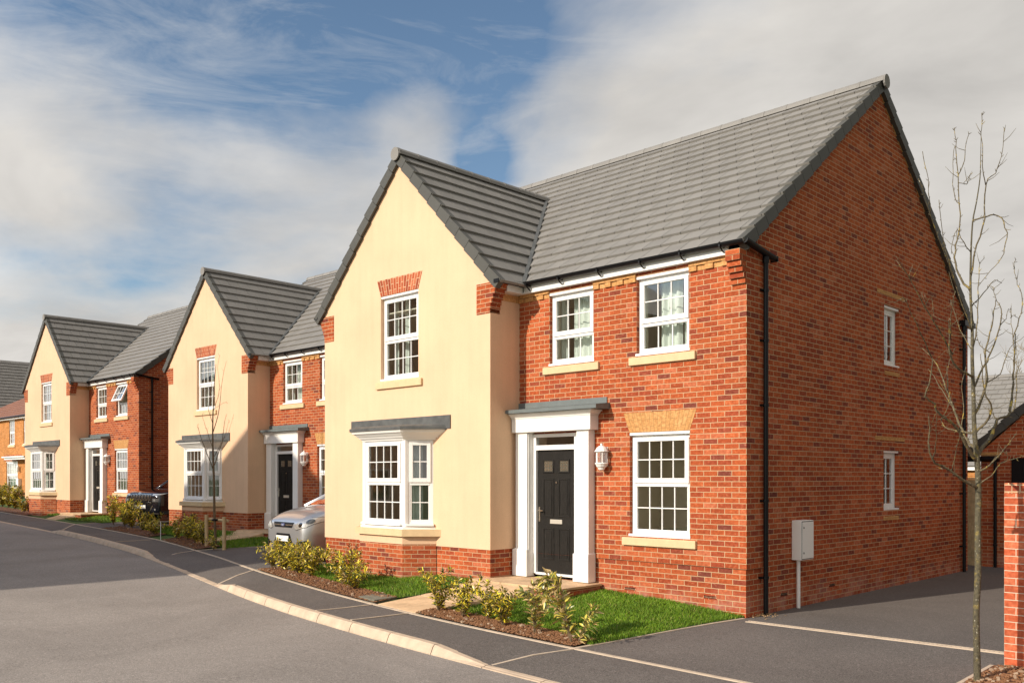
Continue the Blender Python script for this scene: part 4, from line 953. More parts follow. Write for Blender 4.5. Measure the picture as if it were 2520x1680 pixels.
SH = [
 (-9.80, -1.42, .40, .38, 12, 'low sprawling yellow-edged shrub at the corner of the silver car drive', .060, 'leaf', .9),
 (-9.30, -1.45, .58, .46, 34, 'tall bushy yellow-green shrub directly in front of the silver car', .068, 'leaf', .5),
 (-8.62, -1.58, .54, .46, 34, 'bushy yellow-green shrub in the middle of the big clump by the silver car', .068, 'leaf', .5),
 (-8.02, -1.70, .56, .42, 28, 'bushy shrub at the right end of the big clump by the cream corner', .066, 'leaf', .6),
 (-7.45, -1.15, .52, .20, 9, 'thin red-leaved shrub against the brick plinth of the nearest house', .045, 'leafred', .4),
 (-6.66, -1.93, .58, .38, 24, 'rounded yellow-green shrub left of the inspection cover', .062, 'leaf', .7),
 (-6.10, -2.08, .46, .34, 18, 'lower rounded shrub nearest the inspection cover', .060, 'leaf', .7),
 (-3.50, -2.50, .58, .34, 14, 'open yellow-leaved shrub at the right edge of the sandstone path', .068, 'leaf', .7),
 (-2.92, -2.56, .54, .32, 15, 'dense yellow-green shrub second to the right of the sandstone path', .066, 'leaf', .7),
 (-2.50, -2.50, .52, .26, 9, 'spindly shrub third to the right of the sandstone path', .060, 'leaf', .6),
 (-2.06, -2.64, .50, .32, 14, 'low yellow-green shrub fourth to the right of the sandstone path', .064, 'leaf', .7),
 (-14.1, .02 - .45, .30, .22, 8, 'small shrub at the right foot of the staked young tree', .06, 'leaf', .7),
 (-15.25, -.12, .62, .28, 18, 'upright shrub just left of the tree stakes', .07, 'leaf', .5),
 (-15.95, .02, .55, .3, 18, 'grey-green shrub second to the left of the tree stakes', .07, 'leaf', .6),
 (-16.7, .18, .66, .3, 20, 'taller shrub third to the left of the tree stakes', .07, 'leaf', .5),
 (-17.45, .25, .5, .3, 14, 'shrub beside the white marker post', .07, 'leaf', .7),
 (-19.3, .45, .40, .42, 20, 'low spreading yellow shrub left of the marker post', .075, 'leaf', .8),
 (-20.1, .75, .50, .28, 12, 'thin low shrub standing in front of the dark car', .075, 'leaf', .4),
 (-20.9, .80, .50, .36, 18, 'leafy shrub before the dark car bumper', .075, 'leaf', .5),
 (-22.0, .95, .75, .38, 24, 'dark shrub below the farthest white door surround', .08, 'leaf', .5),
 (-22.9, 1.10, .80, .34, 24, 'tall shrub left of the dark car near the far drive', .08, 'leaf', .4),
 (-24.0, 1.18, .9, .26, 14, 'narrow shrub at the left end of the far row, by the far drive', .08, 'leaf', .4),
]
for i, (x, y, h, w_, ns, lab, L, mt_, dr_) in enumerate(SH): shrub(x, y, h, w_, ns, 100 + i, lab, L, mt_, dr_)
shrub(-1.42, -2.72, .66, .2, 8, 201, 'sparse long-leaved shrub with arching pale stems, left of the corner one', .085, 'leaf2', .8, .8, (-.05, .05))
sh = shrub(-.74, -2.80, .82, .12, 9, 202, 'tall drooping pale-leaved shrub at the very corner of the bed', .095, 'leaf2', 1.1, .9, (-.34, -.06))
shrub(-.66, -2.78, .48, .05, 3, 203, 'single upright leafy shoot beside the corner shrub', .07, 'leaf2', .2, .9, (.16, .08))
for i, (x, y, h) in enumerate(((-33.2, 1.35, .55), (-35.6, 1.75, .95), (-36.9, 1.9, 1.0), (-38.4, 2.1, .9), (-39.9, 2.3, .9))):
    shrub(x, y, h, .5, 26 if i else 14, 300 + i, ['low yellowish shrub at the end of the far lawn', 'large grey-green shrub hiding the orange house foot, nearest the cream corner', 'second large shrub from the cream corner on the far left', 'third large shrub from the cream corner on the far left', 'outermost large shrub on the far left'][i], .10, 'leaf', .5)
# ------------------------------------------------------------------ trees
FW = Vector((-.6976, .7165, 0)); RT = Vector((.7165, .6976, 0))
def traced_tree(name, base, trunk, branches, k, u0, v0, label, cat, group=None, tw=1.0, seed=1, spur=True, bm_='bark'):
    """trunk and limbs traced as side elevations, scaled to metres; every limb leans to its own depth"""
    rnd = random.Random(seed); root = empty(name, base); tag(root, label, cat, group); B = Vector(base)
    DR = (B - Vector((6.32, -11.07, B.z))).normalized()
    def P(u, v, d): return RT * ((u - u0) * k) + DR * d + Vector((0, 0, (v0 - v) * k))
    def smoothp(p, n=3):
        o = []
        for i in range(len(p) - 1):
            a, b_, c, d = p[max(i - 1, 0)], p[i], p[i + 1], p[min(i + 2, len(p) - 1)]
            for j in range(n):
                t = j / n; o.append(.5 * ((2 * b_) + (c - a) * t + (2 * a - 5 * b_ + 4 * c - d) * t * t + (3 * b_ - a - 3 * c + d) * t ** 3))
        o.append(p[-1]); return o
    tm = MB(); T_ = smoothp([P(u, v, 0) for u, v, r in trunk]); rr = []
    for i in range(len(trunk) - 1): rr += [trunk[i][2] + (trunk[i + 1][2] - trunk[i][2]) * j / 3 for j in range(3)]
    rr.append(trunk[-1][2]); tm.tube(T_, rr, 10); tm.build('trunk', M['trunk' if bm_ == 'bark' else bm_], root, smooth=True)
    cr = MB(); samp = []
    for (a, b_) in zip(trunk, trunk[1:]): samp += [(a[0] + (b_[0] - a[0]) * j / 8, a[1] + (b_[1] - a[1]) * j / 8, 0.) for j in range(8)]
    for pts, r0, dep in branches:
        n = len(pts); q0 = min(samp, key=lambda q: (q[0] - pts[0][0]) ** 2 + (q[1] - pts[0][1]) ** 2); pts = [q0[:2]] + list(pts[1:]) if math.hypot(q0[0] - pts[0][0], q0[1] - pts[0][1]) < 22 else list(pts)
        dd = [q0[2] + dep * (i / max(1, n - 1)) ** .8 for i in range(n)]; pp = [P(u, v, dd[i]) for i, (u, v) in enumerate(pts)]
        for i in range(n - 1): samp += [(pts[i][0] + (pts[i + 1][0] - pts[i][0]) * j / 6, pts[i][1] + (pts[i + 1][1] - pts[i][1]) * j / 6, dd[i] + (dd[i + 1] - dd[i]) * j / 6) for j in range(1, 7)]
        sp_ = smoothp(pp); m_ = len(sp_); sp_ = [p + Vector((rnd.gauss(0, .004), rnd.gauss(0, .004), rnd.gauss(0, .003))) * (i > 0) for i, p in enumerate(sp_)]
        rad = [max(.0028, 1.25 * r0 * (1 - .78 * i / (m_ - 1))) for i in range(m_)]; cr.tube(sp_, rad, 6)
        if spur:
            for i in range(1, m_ - 1):
                for q in range(2):
                    if rnd.random() < .55:
                        ax = (sp_[i + 1] - sp_[i]); L = rnd.uniform(.010, .035) if rnd.random() < .78 else rnd.uniform(.05, .20); p0 = sp_[i] + ax * rnd.random(); axn = ax.normalized()
                        d = (axn * .8 + (Matrix.Rotation(rnd.random() * 6.28, 3, axn) @ axn.orthogonal().normalized())).normalized()
                        cr.tube([p0, p0 + d * L * .5, p0 + d * L + Vector((0, 0, L * .15))], [.0032, .0028, .0016] if L < .05 else [.003, .0024, .0014], 4)
    cr.build('crown', M[bm_], root, smooth=True); return root
def r6(*p): return [(2200 + x / 1.668, 260 + y / 1.668) for x, y in p]
def c8(*p): return [(1900 + x / 1.782, 800 + y / 1.782) for x, y in p]
TR = [(2407, 1715, .042), (2407, 1680, .036), (2405, 1585, .032), (2404, 1501, .031), (2408, 1417, .031), (2408, 1305, .030), (2409, 1226, .029), (2408, 1159, .028), (2404, 1114, .026), (2399, 1052, .022), (2397, 968, .019), (2394, 884, .017), (2394, 800, .014), (2390, 730, .012), (2390.6, 632, .009), (2395, 548, .007), (2404, 500, .006), (2413, 440, .005), (2415, 380, .0035), (2416, 326, .002)]
BR = [
 (c8((893, 718), (840, 680), (795, 640), (735, 610), (712, 590), (700, 540), (705, 460), (700, 410)), .013, -.5),
 (c8((712, 590), (732, 540), (736, 480), (740, 400)), .005, -.6), (c8((795, 640), (812, 560), (825, 510)), .005, -.3),
 (c8((898, 600), (850, 520), (820, 460), (780, 425), (740, 400), (725, 360), (690, 330), (710, 250), (718, 180)), .014, -.7),
 (c8((718, 180), (680, 100), (650, 40), (630, 0)), .005, -.8), (c8((890, 470), (845, 465), (800, 455), (760, 440), (735, 405)), .010, .5),
 (c8((885, 545), (855, 500), (830, 450), (800, 370), (770, 290), (740, 200), (700, 120), (640, 60)), .012, .7), (c8((770, 290), (760, 200), (770, 120), (800, 40)), .005, .5),
 (c8((880, 225), (840, 210), (800, 180), (785, 130), (790, 60), (783, 10)), .011, -.5), (r6((235, 980), (245, 900), (262, 820)), .005, -.4),
 (r6((233, 975), (180, 890), (120, 800), (60, 690), (10, 620)), .007, -.9), (r6((60, 690), (75, 640)), .003, 0), (r6((120, 800), (150, 760), (160, 830)), .003, 0),
 (c8((905, 580), (930, 530), (960, 490), (985, 430), (1000, 400), (1040, 385), (1060, 320), (1070, 200), (1075, 100), (1080, 0)), .016, .6), (c8((1000, 400), (985, 395), (965, 360), (930, 340)), .005, .3),
 (c8((1040, 385), (1075, 340), (1090, 240), (1095, 120), (1100, 20)), .007, .9),
 (c8((895, 470), (950, 410), (965, 370), (940, 320), (925, 240), (915, 150)), .010, -.4), (c8((890, 400), (920, 330), (945, 230), (940, 130), (955, 40), (975, -60), (985, -150)), .012, .5),
 (c8((915, 645), (960, 615), (1000, 570), (1030, 530), (1062, 487)), .009, -.6), (c8((918, 700), (960, 660), (1000, 610), (1030, 590), (1025, 560)), .006, -.4), (c8((1000, 610), (1050, 590), (1105, 578)), .003, -.3),
 (r6((320, 760), (275, 705), (255, 640), (255, 560), (270, 500), (272, 380), (258, 200), (255, 110), (248, 45)), .009, .3), (r6((272, 380), (245, 320), (238, 180), (246, 90)), .004, .35), (r6((272, 250), (290, 190), (300, 110), (312, 65)), .004, .1), (r6((268, 300), (300, 290), (310, 260), (325, 235)), .003, .1),
 (r6((318, 700), (345, 580), (372, 480), (378, 350), (415, 310), (440, 250), (455, 140)), .007, -.35), (r6((378, 350), (366, 290), (364, 180), (362, 105)), .004, -.3), (r6((318, 610), (290, 570), (262, 520), (240, 600), (250, 640)), .004, -.2),
 (r6((325, 475), (380, 460), (430, 460), (458, 510), (460, 580), (440, 640), (400, 690), (345, 760)), .006, -.2), (r6((300, 475), (325, 478)), .002, 0),
 (r6((322, 830), (370, 760), (415, 700), (445, 705)), .005, .3), (r6((325, 1010), (345, 900), (348, 780), (350, 640), (372, 590)), .006, .4),
 (r6((330, 1160), (372, 1060), (400, 1000), (440, 880), (445, 800), (422, 740), (415, 690)), .008, .7), (r6((400, 1000), (355, 960), (338, 900)), .004, .2), (r6((445, 880), (470, 830), (485, 770)), .004, .5),
 (r6((400, 1140), (440, 1080), (470, 1000), (500, 930), (530, 890)), .005, .9), (r6((480, 1240), (495, 1140), (510, 1020), (505, 900), (495, 800), (500, 745)), .006, .8), (r6((505, 1100), (530, 1040), (545, 960)), .004, 1.0), (r6((495, 800), (520, 760), (545, 750)), .003, .8), (r6((505, 900), (535, 810), (550, 720), (530, 650), (513, 590), (520, 530)), .005, .2),
 (r6((300, 930), (262, 760), (230, 660), (205, 560), (200, 455)), .005, -.6), (r6((262, 760), (215, 640), (165, 520), (125, 410)), .004, -.7), (r6((165, 520), (162, 450), (152, 380), (142, 310)), .003, -.2),
 (r6((318, 1000), (270, 900), (240, 790), (225, 740)), .004, .8), (c8((800, 370), (740, 260), (690, 180), (660, 130)), .005, .9), (c8((830, 450), (840, 340), (830, 250), (850, 150)), .005, .4), (c8((735, 405), (765, 350), (780, 280)), .004, -.2),
]
kk = 8.8 / 2229.1
tb = (6.32 - .7165 * 0 + (-.3296) * 8.8, -11.071 + 1.075 * 8.8, .02)
zb = 1.941 - (1715 - 1175) * kk
traced_tree('bare_tree', (3.42, -1.61, -.19), TR, BR, kk, 2407, 1715, 'bare lichen-covered young tree in front of the brick gable at the right', 'tree', seed=3)
# the staked young tree
YT = [(528, 1345, .040), (528, 1300, .034), (526, 1250, .031), (525, 1180, .028), (523, 1120, .024), (522, 1060, .018), (523, 1000, .014), (526, 940, .010), (530, 890, .006)]
YBR = [([(524, 1150), (512, 1120), (500, 1090), (490, 1060), (485, 1040)], .010, -.3), ([(524, 1140), (535, 1110), (545, 1080), (550, 1040), (556, 1010)], .011, .3), ([(524, 1120), (538, 1095), (550, 1070), (562, 1030)], .007, -.3),
 ([(523, 1100), (510, 1060), (500, 1030), (496, 1010)], .006, .3), ([(523, 1060), (534, 1020), (540, 980), (545, 930), (556, 880)], .009, .2), ([(522, 1040), (512, 1000), (518, 960), (520, 910)], .006, -.2), ([(523, 1010), (535, 970), (538, 940), (534, 900), (540, 870)], .005, -.2),
 ([(540, 1075), (560, 1060), (575, 1010)], .004, .3), ([(530, 1000), (548, 985), (558, 985)], .003, 0)]
kt = 22.3 / 2229.1
traced_tree('bare_tree', (-14.46, -.2, .18), YT, YBR, kt, 528, 1345, 'slender bare young tree tied between two short wooden stakes', 'tree', seed=5, bm_='twig')
for (x, y, lab) in ((-15.0, -.15, 'left round wooden stake beside the young tree'), (-13.94, -.24, 'right round wooden stake beside the young tree')):
    zz = zf(x, y); m_ = MB(); m_.tube([(0, 0, -.1), (0, 0, .80)], .045, 12); m_.v = m_.v
    o = m_.build('tree_stake', M['wood'], bevel=.004); o.location = (x, y, zz); tag(o, lab, 'stake', 'stakes of the young tree')
m_ = MB(); A = Vector((-15.05, -.08, zf(-14.5, -.2) + .70)); B = Vector((-13.88, -.17, A.z)); m_.tube([A, B], .035, 8)
o = m_.build('stake_rail', M['wood']); tag(o, 'half-round wooden rail joining the two tree stakes', 'rail')
m_ = MB(); m_.tube([(-14.48 + .06 * math.cos(a), -.17 + .085 * math.sin(a), A.z + .0) for a in [i * 6.283 / 10 for i in range(11)]], .028, 6); o = m_.build('tree_tie', M['black']); tag(o, 'black rubber tie round the young trunk at the rail', 'tie')
m_ = MB(); m_.box((-.012, -.005, -.1), (.012, .005, .50)); o = m_.build('marker_post', M['white'], bevel=.003); o.location = (-17.95, .02, zf(-17.95, .02)); tag(o, 'thin white marker post at the pavement edge beside the low shrub', 'post')
# far bare trees behind the roofs at the right
def far_tree(x, y, h, seed, label):
    rnd = random.Random(seed); root = empty('bare_tree', (x, y, 0)); tag(root, label, 'tree', 'bare trees behind the garage roofs'); tr = MB(); cr = MB()
    tr.tube([(0, 0, 0), (.1, 0, h * .2), (0, .1, h * .42)], [.28, .22, .16], 8)
    def grow(p, d, L, r_, lev):
        n = 4; P = [p]
        for i in range(n): d = (d + Vector((rnd.gauss(0, .16), rnd.gauss(0, .16), rnd.gauss(.04, .1)))).normalized(); P.append(P[-1] + d * L / n)
        cr.tube(P, [r_ * (1 - .5 * i / n) for i in range(n + 1)], 4 if lev > 1 else 6, caps=False)
        if lev < 5:
            for k in range(rnd.choice((2, 3, 3)) + (lev > 2)):
                i = rnd.randint(1, n); q = (d + Vector((rnd.gauss(0, .6), rnd.gauss(0, .6), rnd.gauss(.25, .3)))).normalized(); grow(P[i], q, L * rnd.uniform(.55, .8), max(.012, r_ * .5), lev + 1)
    for k in range(6): a = k * 1.05 + rnd.random(); grow(Vector((0, .1, h * (.25 + .03 * k))), Vector((math.cos(a) * .8, math.sin(a) * .8, 1)).normalized(), h * .26, .11, 1)
    tr.build('trunk', M['twig'], root); cr.build('crown', M['fartwig'], root)
far_tree(-10.2, 55, 12.5, 1, 'wide bare tree rising behind the pale tiled roof at the right edge'); far_tree(-14.5, 60, 9.5, 2, 'smaller bare tree seen between the tall brick gable and the pale tiled roof')
# ------------------------------------------------------------------ garage, fence, brick wall, bungalow
def tiles_on(mb, O, e, s, n, L, H, **k): roof_slope(mb, O, e, s, n, lambda a, b_: (0, L), H, **k)
ga = empty('garage', (-.30, 10.1, .0)); tag(ga, 'brick garage with a dark verge and black door behind the garden wall', 'garage')
m_ = MB(); G0, G1 = 0.2, 6.2; ap = 3.1; tG = .86; ez = 2.50
grid_panel(m_, TF, G0, G1, -.3, 2.45, [(.78, 2.9, .0, 2.36)], .12)
m_.quad((G0, 0, 2.45), (G1, 0, 2.45), (G1, 0, 2.5), (ap, 0, 2.5 + ap * tG), (G0, 0, 2.5)); m_.quad((G0, 6, -.3), (G0, 0, -.3), (G0, 0, 2.5), (G0, 6, 2.5)); m_.quad((G1, 0, -.3), (G1, 6, -.3), (G1, 6, 2.5), (G1, 0, 2.5)); m_.quad((G1, 6, -.3), (G0, 6, -.3), (G0, 6, 2.5), (ap, 6, 2.5 + ap * tG), (G1, 6, 2.5))
m_.build('wall', M['brick'], ga)
cG = 1 / math.sqrt(1 + tG * tG); sG = tG * cG; m_ = MB(); HG = (ap + .12) / cG
tiles_on(m_, (-.12, -.05, ez - .03), (0, 1, 0), (cG, 0, sG), (-sG, 0, cG), 6.1, HG); tiles_on(m_, (G1 + .12, -.05, ez - .03), (0, 1, 0), (-cG, 0, sG), (sG, 0, cG), 6.1, HG)
m_.quad((-.1, 0, ez - .04), (-.1, 6, ez - .04), (ap, 6, ez + ap * tG), (ap, 0, ez + ap * tG)); m_.quad((G1 + .1, 0, ez - .04), (G1 + .1, 6, ez - .04), (ap, 6, ez + ap * tG), (ap, 0, ez + ap * tG))
gr = m_.build('roof', M['tile'], ga)
for x0, sg in ((-.12, 1), (G1 + .12, -1)):
    m_ = MB(); verge_run(m_, (x0, -.01, ez - .03), (sg * cG, 0, sG), (-sg * sG, 0, cG), (0, -1, 0), HG, course=.345); m_.build('verge', M['verge'], gr)
m_ = MB()
for sg, x0 in ((1, 0),): m_.prism([(x0 + .1, -.03, ez - .02), (ap, -.03, ez + ap * tG - .13), (ap, -.03, ez + ap * tG - .03), (x0 + .1, -.03, ez + .07)], (0, .035, 0))
m_.box((.03, -.025, 2.42), (.62, -.0, 2.485)); m_.build('buff_band', M['buff'], ga)
m_ = MB(); m_.prism([(-.1, -.0, 2.40), (-.1, -.12, 2.40), (-.1, -.13, 2.33), (-.1, -.06, 2.29), (-.1, 0, 2.31)], (.68, 0, 0)); m_.build('gutter', M['black'], ga)
m_ = MB(); m_.tube([(.50, -.06, 0), (.50, -.06, 2.33)], .034, 10); [m_.tube([(.50, -.06, z - .02), (.50, -.06, z + .02)], .044, 10) for z in (.5, 1.5)]; m_.build('downpipe', M['black'], ga)
m_ = MB(); m_.box((.78, .08, 0), (2.9, .12, 2.36)); [m_.box((.80 + i * .21, .06, .02), (.98 + i * .21, .0795, 2.33)) for i in range(10)]; m_.build('door', M['black'], ga)
fe = empty('fence', (-1.70, 9.98, 0)); tag(fe, 'weathered timber fence panel between the tall brick gable and the garage', 'fence')
m_ = MB()
for i in range(13): m_.box((i * .12, 0, .22), (i * .12 + .114, .018, 1.90 + .0))
m_.build('boards', M['wood'], fe); m_ = MB(); m_.box((-.02, -.02, .02), (1.6, .04, .21)); m_.build('gravel_board', M['wood'], fe); m_ = MB(); m_.box((-.02, -.015, 1.905), (1.6, .035, 1.94)); m_.build('capping', M['wood'], fe)
bwl = empty('brick_wall', (3.44, -.84, 0)); tag(bwl, 'tall bright orange-red brick garden wall end at the right edge', 'wall')
m_ = MB()
m_.box((0, 0, -.4), (6.0, .215, 1.78)); m_.build('brickwork', M['brick_wall'], bwl)
m_ = MB(); x = 0
while x < 5.9: m_.box((x + .003, -.001, 1.7815), (x + .068, .216, 1.888), mi=0); x += .072
m_.build('coping', M['brick_arch'], bwl, bevel=.004); m_ = MB(); m_.box((0.002, .002, 1.7805), (5.9, .213, 1.884)); m_.build('coping_mortar', M['sandstone'], bwl)
sb = sheet('soil_bed', [(3.30, -2.6), (9, -2.6), (9, -.84), (3.45, -.84), (3.36, -.9)], .03, M['soil'], .25); tag(sb, kind='structure')
chips([(3.32, -2.2), (6, -2.2), (6, -.86), (3.40, -.86)], 1500, 'bark mulch and small stones at the foot of the orange garden wall', 90, .036)
bu = empty('bungalow', (-14, 25.3, 0)); tag(bu, 'low building with a pale grey tiled roof seen behind the bare tree at the right', 'house')
m_ = MB(); m_.box((.1, .12, -.5), (20, 9.4, 2.35)); m_.build('wall', M['brick_orange'], bu)
m_ = MB(); tB = .80; cB = 1 / math.sqrt(1 + tB * tB); sB = tB * cB; tiles_on(m_, (0, 0, 2.38), (1, 0, 0), (0, cB, sB), (0, -sB, cB), 20.2, 4.7 / cB, course=.345, tw=.40); tiles_on(m_, (0, 9.4, 2.38), (1, 0, 0), (0, -cB, sB), (0, sB, cB), 20.2, 4.7 / cB, course=.5, tw=1)
m_.quad((0, .03, 2.36), (20.2, .03, 2.36), (20.2, 4.7, 2.36 + 4.7 * tB - .03), (0, 4.7, 2.36 + 4.7 * tB - .03)); br_ = m_.build('roof', M['tile'], bu)
m_ = MB(); ridge_run(m_, (0, 4.7, 2.38 + 4.7 * tB + .03), (20.2, 4.7, 2.38 + 4.7 * tB + .03)); m_.build('ridge', M['tile'], br_); m_ = MB(); m_.box((0, -.05, 2.22), (20.2, .1, 2.34)); m_.build('fascia', M['white'], bu)
# ------------------------------------------------------------------ orange house at the far left and the grey roof behind it
h4 = empty('house', (-53.2, 7.8, .75)); h4.rotation_euler = (0, 0, 0); tag(h4, 'orange brick house with a brown-red tiled roof at the far left edge', 'house')
m_ = MB(); hw = [(-3.30, -2.24, 3.25, 4.80), (-.62, .6, 3.25, 4.80), (-3.85, -1.68, .52, 2.22)]
grid_panel(m_, TF, -12, 2.4, -.6, 5.0, hw, .09); m_.quad((2.4, 0, -.6), (2.4, 8, -.6), (2.4, 8, 5), (2.4, 0, 5)); m_.quad((-12, 8, -.6), (-12, 0, -.6), (-12, 0, 5), (-12, 8, 5)); m_.quad((2.4, 8, -.6), (-12, 8, -.6), (-12, 8, 5), (2.4, 8, 5)); m_.build('wall', M['brick_orange'], h4)
sill_base = 0; arch_base = 0
for i, (a, b_, c, e) in enumerate(hw):
    window(h4, TF, a, b_, c, e, -.06, nv=1 if i < 2 else 3, nh=(1, 1), sill=(c - .02, .13, .05), curtains=[(a + .15, b_ - .15, c + .1, e - .1, .03)])
m_ = MB(); m_.box((-4.2, -.02, 2.25), (-.9, -.001, 2.62)); m_.build('soldier_band', M['brick'], h4)
m_ = MB(); m_.box((-2.6, -.5, 2.30), (1.2, 0, 2.42)); m_.box((-2.75, -.6, 2.421), (1.3, 0, 2.50)); m_.build('canopy', M['white'], h4)
m_ = MB(); m_.box((-1.35, -.2, .25), (-.95, 0, 1.15)); m_.build('meter_box', M['white'], h4, bevel=.01); m_ = MB(); m_.lathe((-1.25, -.12, 1.75), [(0, .22), (.09, .1), (.09, -.12), (.03, -.22), (0, -.23)], 10); m_.build('wall_lamp', M['whitepaint'], h4)
m_ = MB(); tB = .62; cB = 1 / math.sqrt(1 + tB * tB); sB = tB * cB
rng4 = lambda a, b_: (-12.3 + 6.5 * 0 + 4.25 * b_ * 1.45, 2.6)
roof_slope(m_, (0, -.25, 5.0), (1, 0, 0), (0, cB, sB), (0, -sB, cB), rng4, 4.25 / cB, course=.36); m_.quad((-12.3, -.23, 4.98), (2.6, -.23, 4.98), (2.6, 4, 5 + 4.23 * tB), (-6.2, 4, 5 + 4.23 * tB)); m_.quad((-12.3, -.23, 4.98), (-6.2, 4, 5 + 4.23 * tB), (-12.3, 8.2, 4.98)); m_.quad((2.6, 8.2, 4.98), (-12.3, 8.2, 4.98), (-6.2, 4, 5 + 4.23 * tB), (2.6, 4, 5 + 4.23 * tB)); m_.build('roof', M['redtile'], h4)
m_ = MB(); m_.prism([(-12.3, -.35, 4.99), (-12.3, -.38, 4.93), (-12.3, -.3, 4.88), (-12.3, -.25, 4.99)], (14.9, 0, 0)); m_.build('gutter', M['black'], h4); m_ = MB(); m_.box((-12.2, -.24, 4.82), (2.5, -.0, 4.93)); m_.build('fascia', M['white'], h4)
h5 = empty('house', (-73, 11.5, 1.0)); tag(h5, 'dark grey roof of a bigger house rising above the brown-red roof', 'house')
m_ = MB(); m_.box((-9, -2, -1), (3.4, 12, 5.3)); m_.build('wall', M['brick'], h5)
m_ = MB(); tB = 1.05; cB = 1 / math.sqrt(1 + tB * tB); sB = tB * cB
tiles_on(m_, (4.3, -3, 5.2), (0, 1, 0), (-cB, 0, sB), (sB, 0, cB), 24, 4.9 / cB, course=.36); m_.quad((4.25, -3, 5.15), (4.25, 21, 5.15), (-.6, 21, 5.15 + 4.9 * tB), (-.6, -3, 5.15 + 4.9 * tB)); m_.quad((-5.5, -3, 5.15), (-5.5, 21, 5.15), (-.6, 21, 5.15 + 4.9 * tB), (-.6, -3, 5.15 + 4.9 * tB)); m_.quad((4.25, -3, 5.15), (-.6, -3, 5.15 + 4.9 * tB), (-5.5, -3, 5.15)); m_.build('roof', M['tile'], h5)
# ------------------------------------------------------------------ houses across the street (their shadow falls over the road)
def opp_house(x0, x1, yf, depth, ez_, ridge, gable, label):
    o = empty('house', (x0, yf, 0)); tag(o, label, 'house', 'houses across the street'); W = x1 - x0; m_ = MB()
    if gable:
        m_.box((0, -depth, -1), (W, 0, ez_)); m_.quad((0, 0, ez_), (W, 0, ez_), (W / 2, 0, ridge)); m_.quad((0, -depth, ez_), (W / 2, -depth, ridge), (W, -depth, ez_)); m_.build('wall', M['render'], o)
        m_ = MB(); m_.quad((-.1, .05, ez_), (W / 2, .05, ridge + .06), (W / 2, -depth, ridge + .06), (-.1, -depth, ez_)); m_.quad((W + .1, .05, ez_), (W + .1, -depth, ez_), (W / 2, -depth, ridge + .06), (W / 2, .05, ridge + .06)); m_.build('roof', M['tile'], o)
    else:
        m_.box((0, -depth, -1), (W, 0, ez_)); m_.quad((0, 0, ez_), (0, -depth / 2, ridge), (0, -depth, ez_)); m_.quad((W, 0, ez_), (W, -depth, ez_), (W, -depth / 2, ridge)); m_.build('wall', M['render'], o)
        m_ = MB(); m_.quad((-.05, .1, ez_), (W + .05, .1, ez_), (W + .05, -depth / 2, ridge + .06), (-.05, -depth / 2, ridge + .06)); m_.quad((-.05, -depth - .1, ez_), (-.05, -depth / 2, ridge + .06), (W + .05, -depth / 2, ridge + .06), (W + .05, -depth - .1, ez_)); m_.build('roof', M['tile'], o)
    sill = 0
    for i in range(3):
        for z in (1.0, 3.8):
            a = W * (i + .5) / 3; f = MB(); f.box((W - a - .6, -.02, z), (W - a + .6, .03, z + 1.3)); wo = f.build('window', M['white'], o); g = MB(); g.box((W - a - .52, .028, z + .08), (W - a + .52, .034, z + 1.22)); g.build('pane', M['carglass'], wo)
opp_house(-24.7, -14.5, -13.5, 9, 8.3, 11.6, True, 'tall gabled pale house across the street from the middle cream house')
opp_house(-46, -25.2, -12.6, 9, 7.9, 10.3, False, 'long pale house across the street from the farthest cream house')
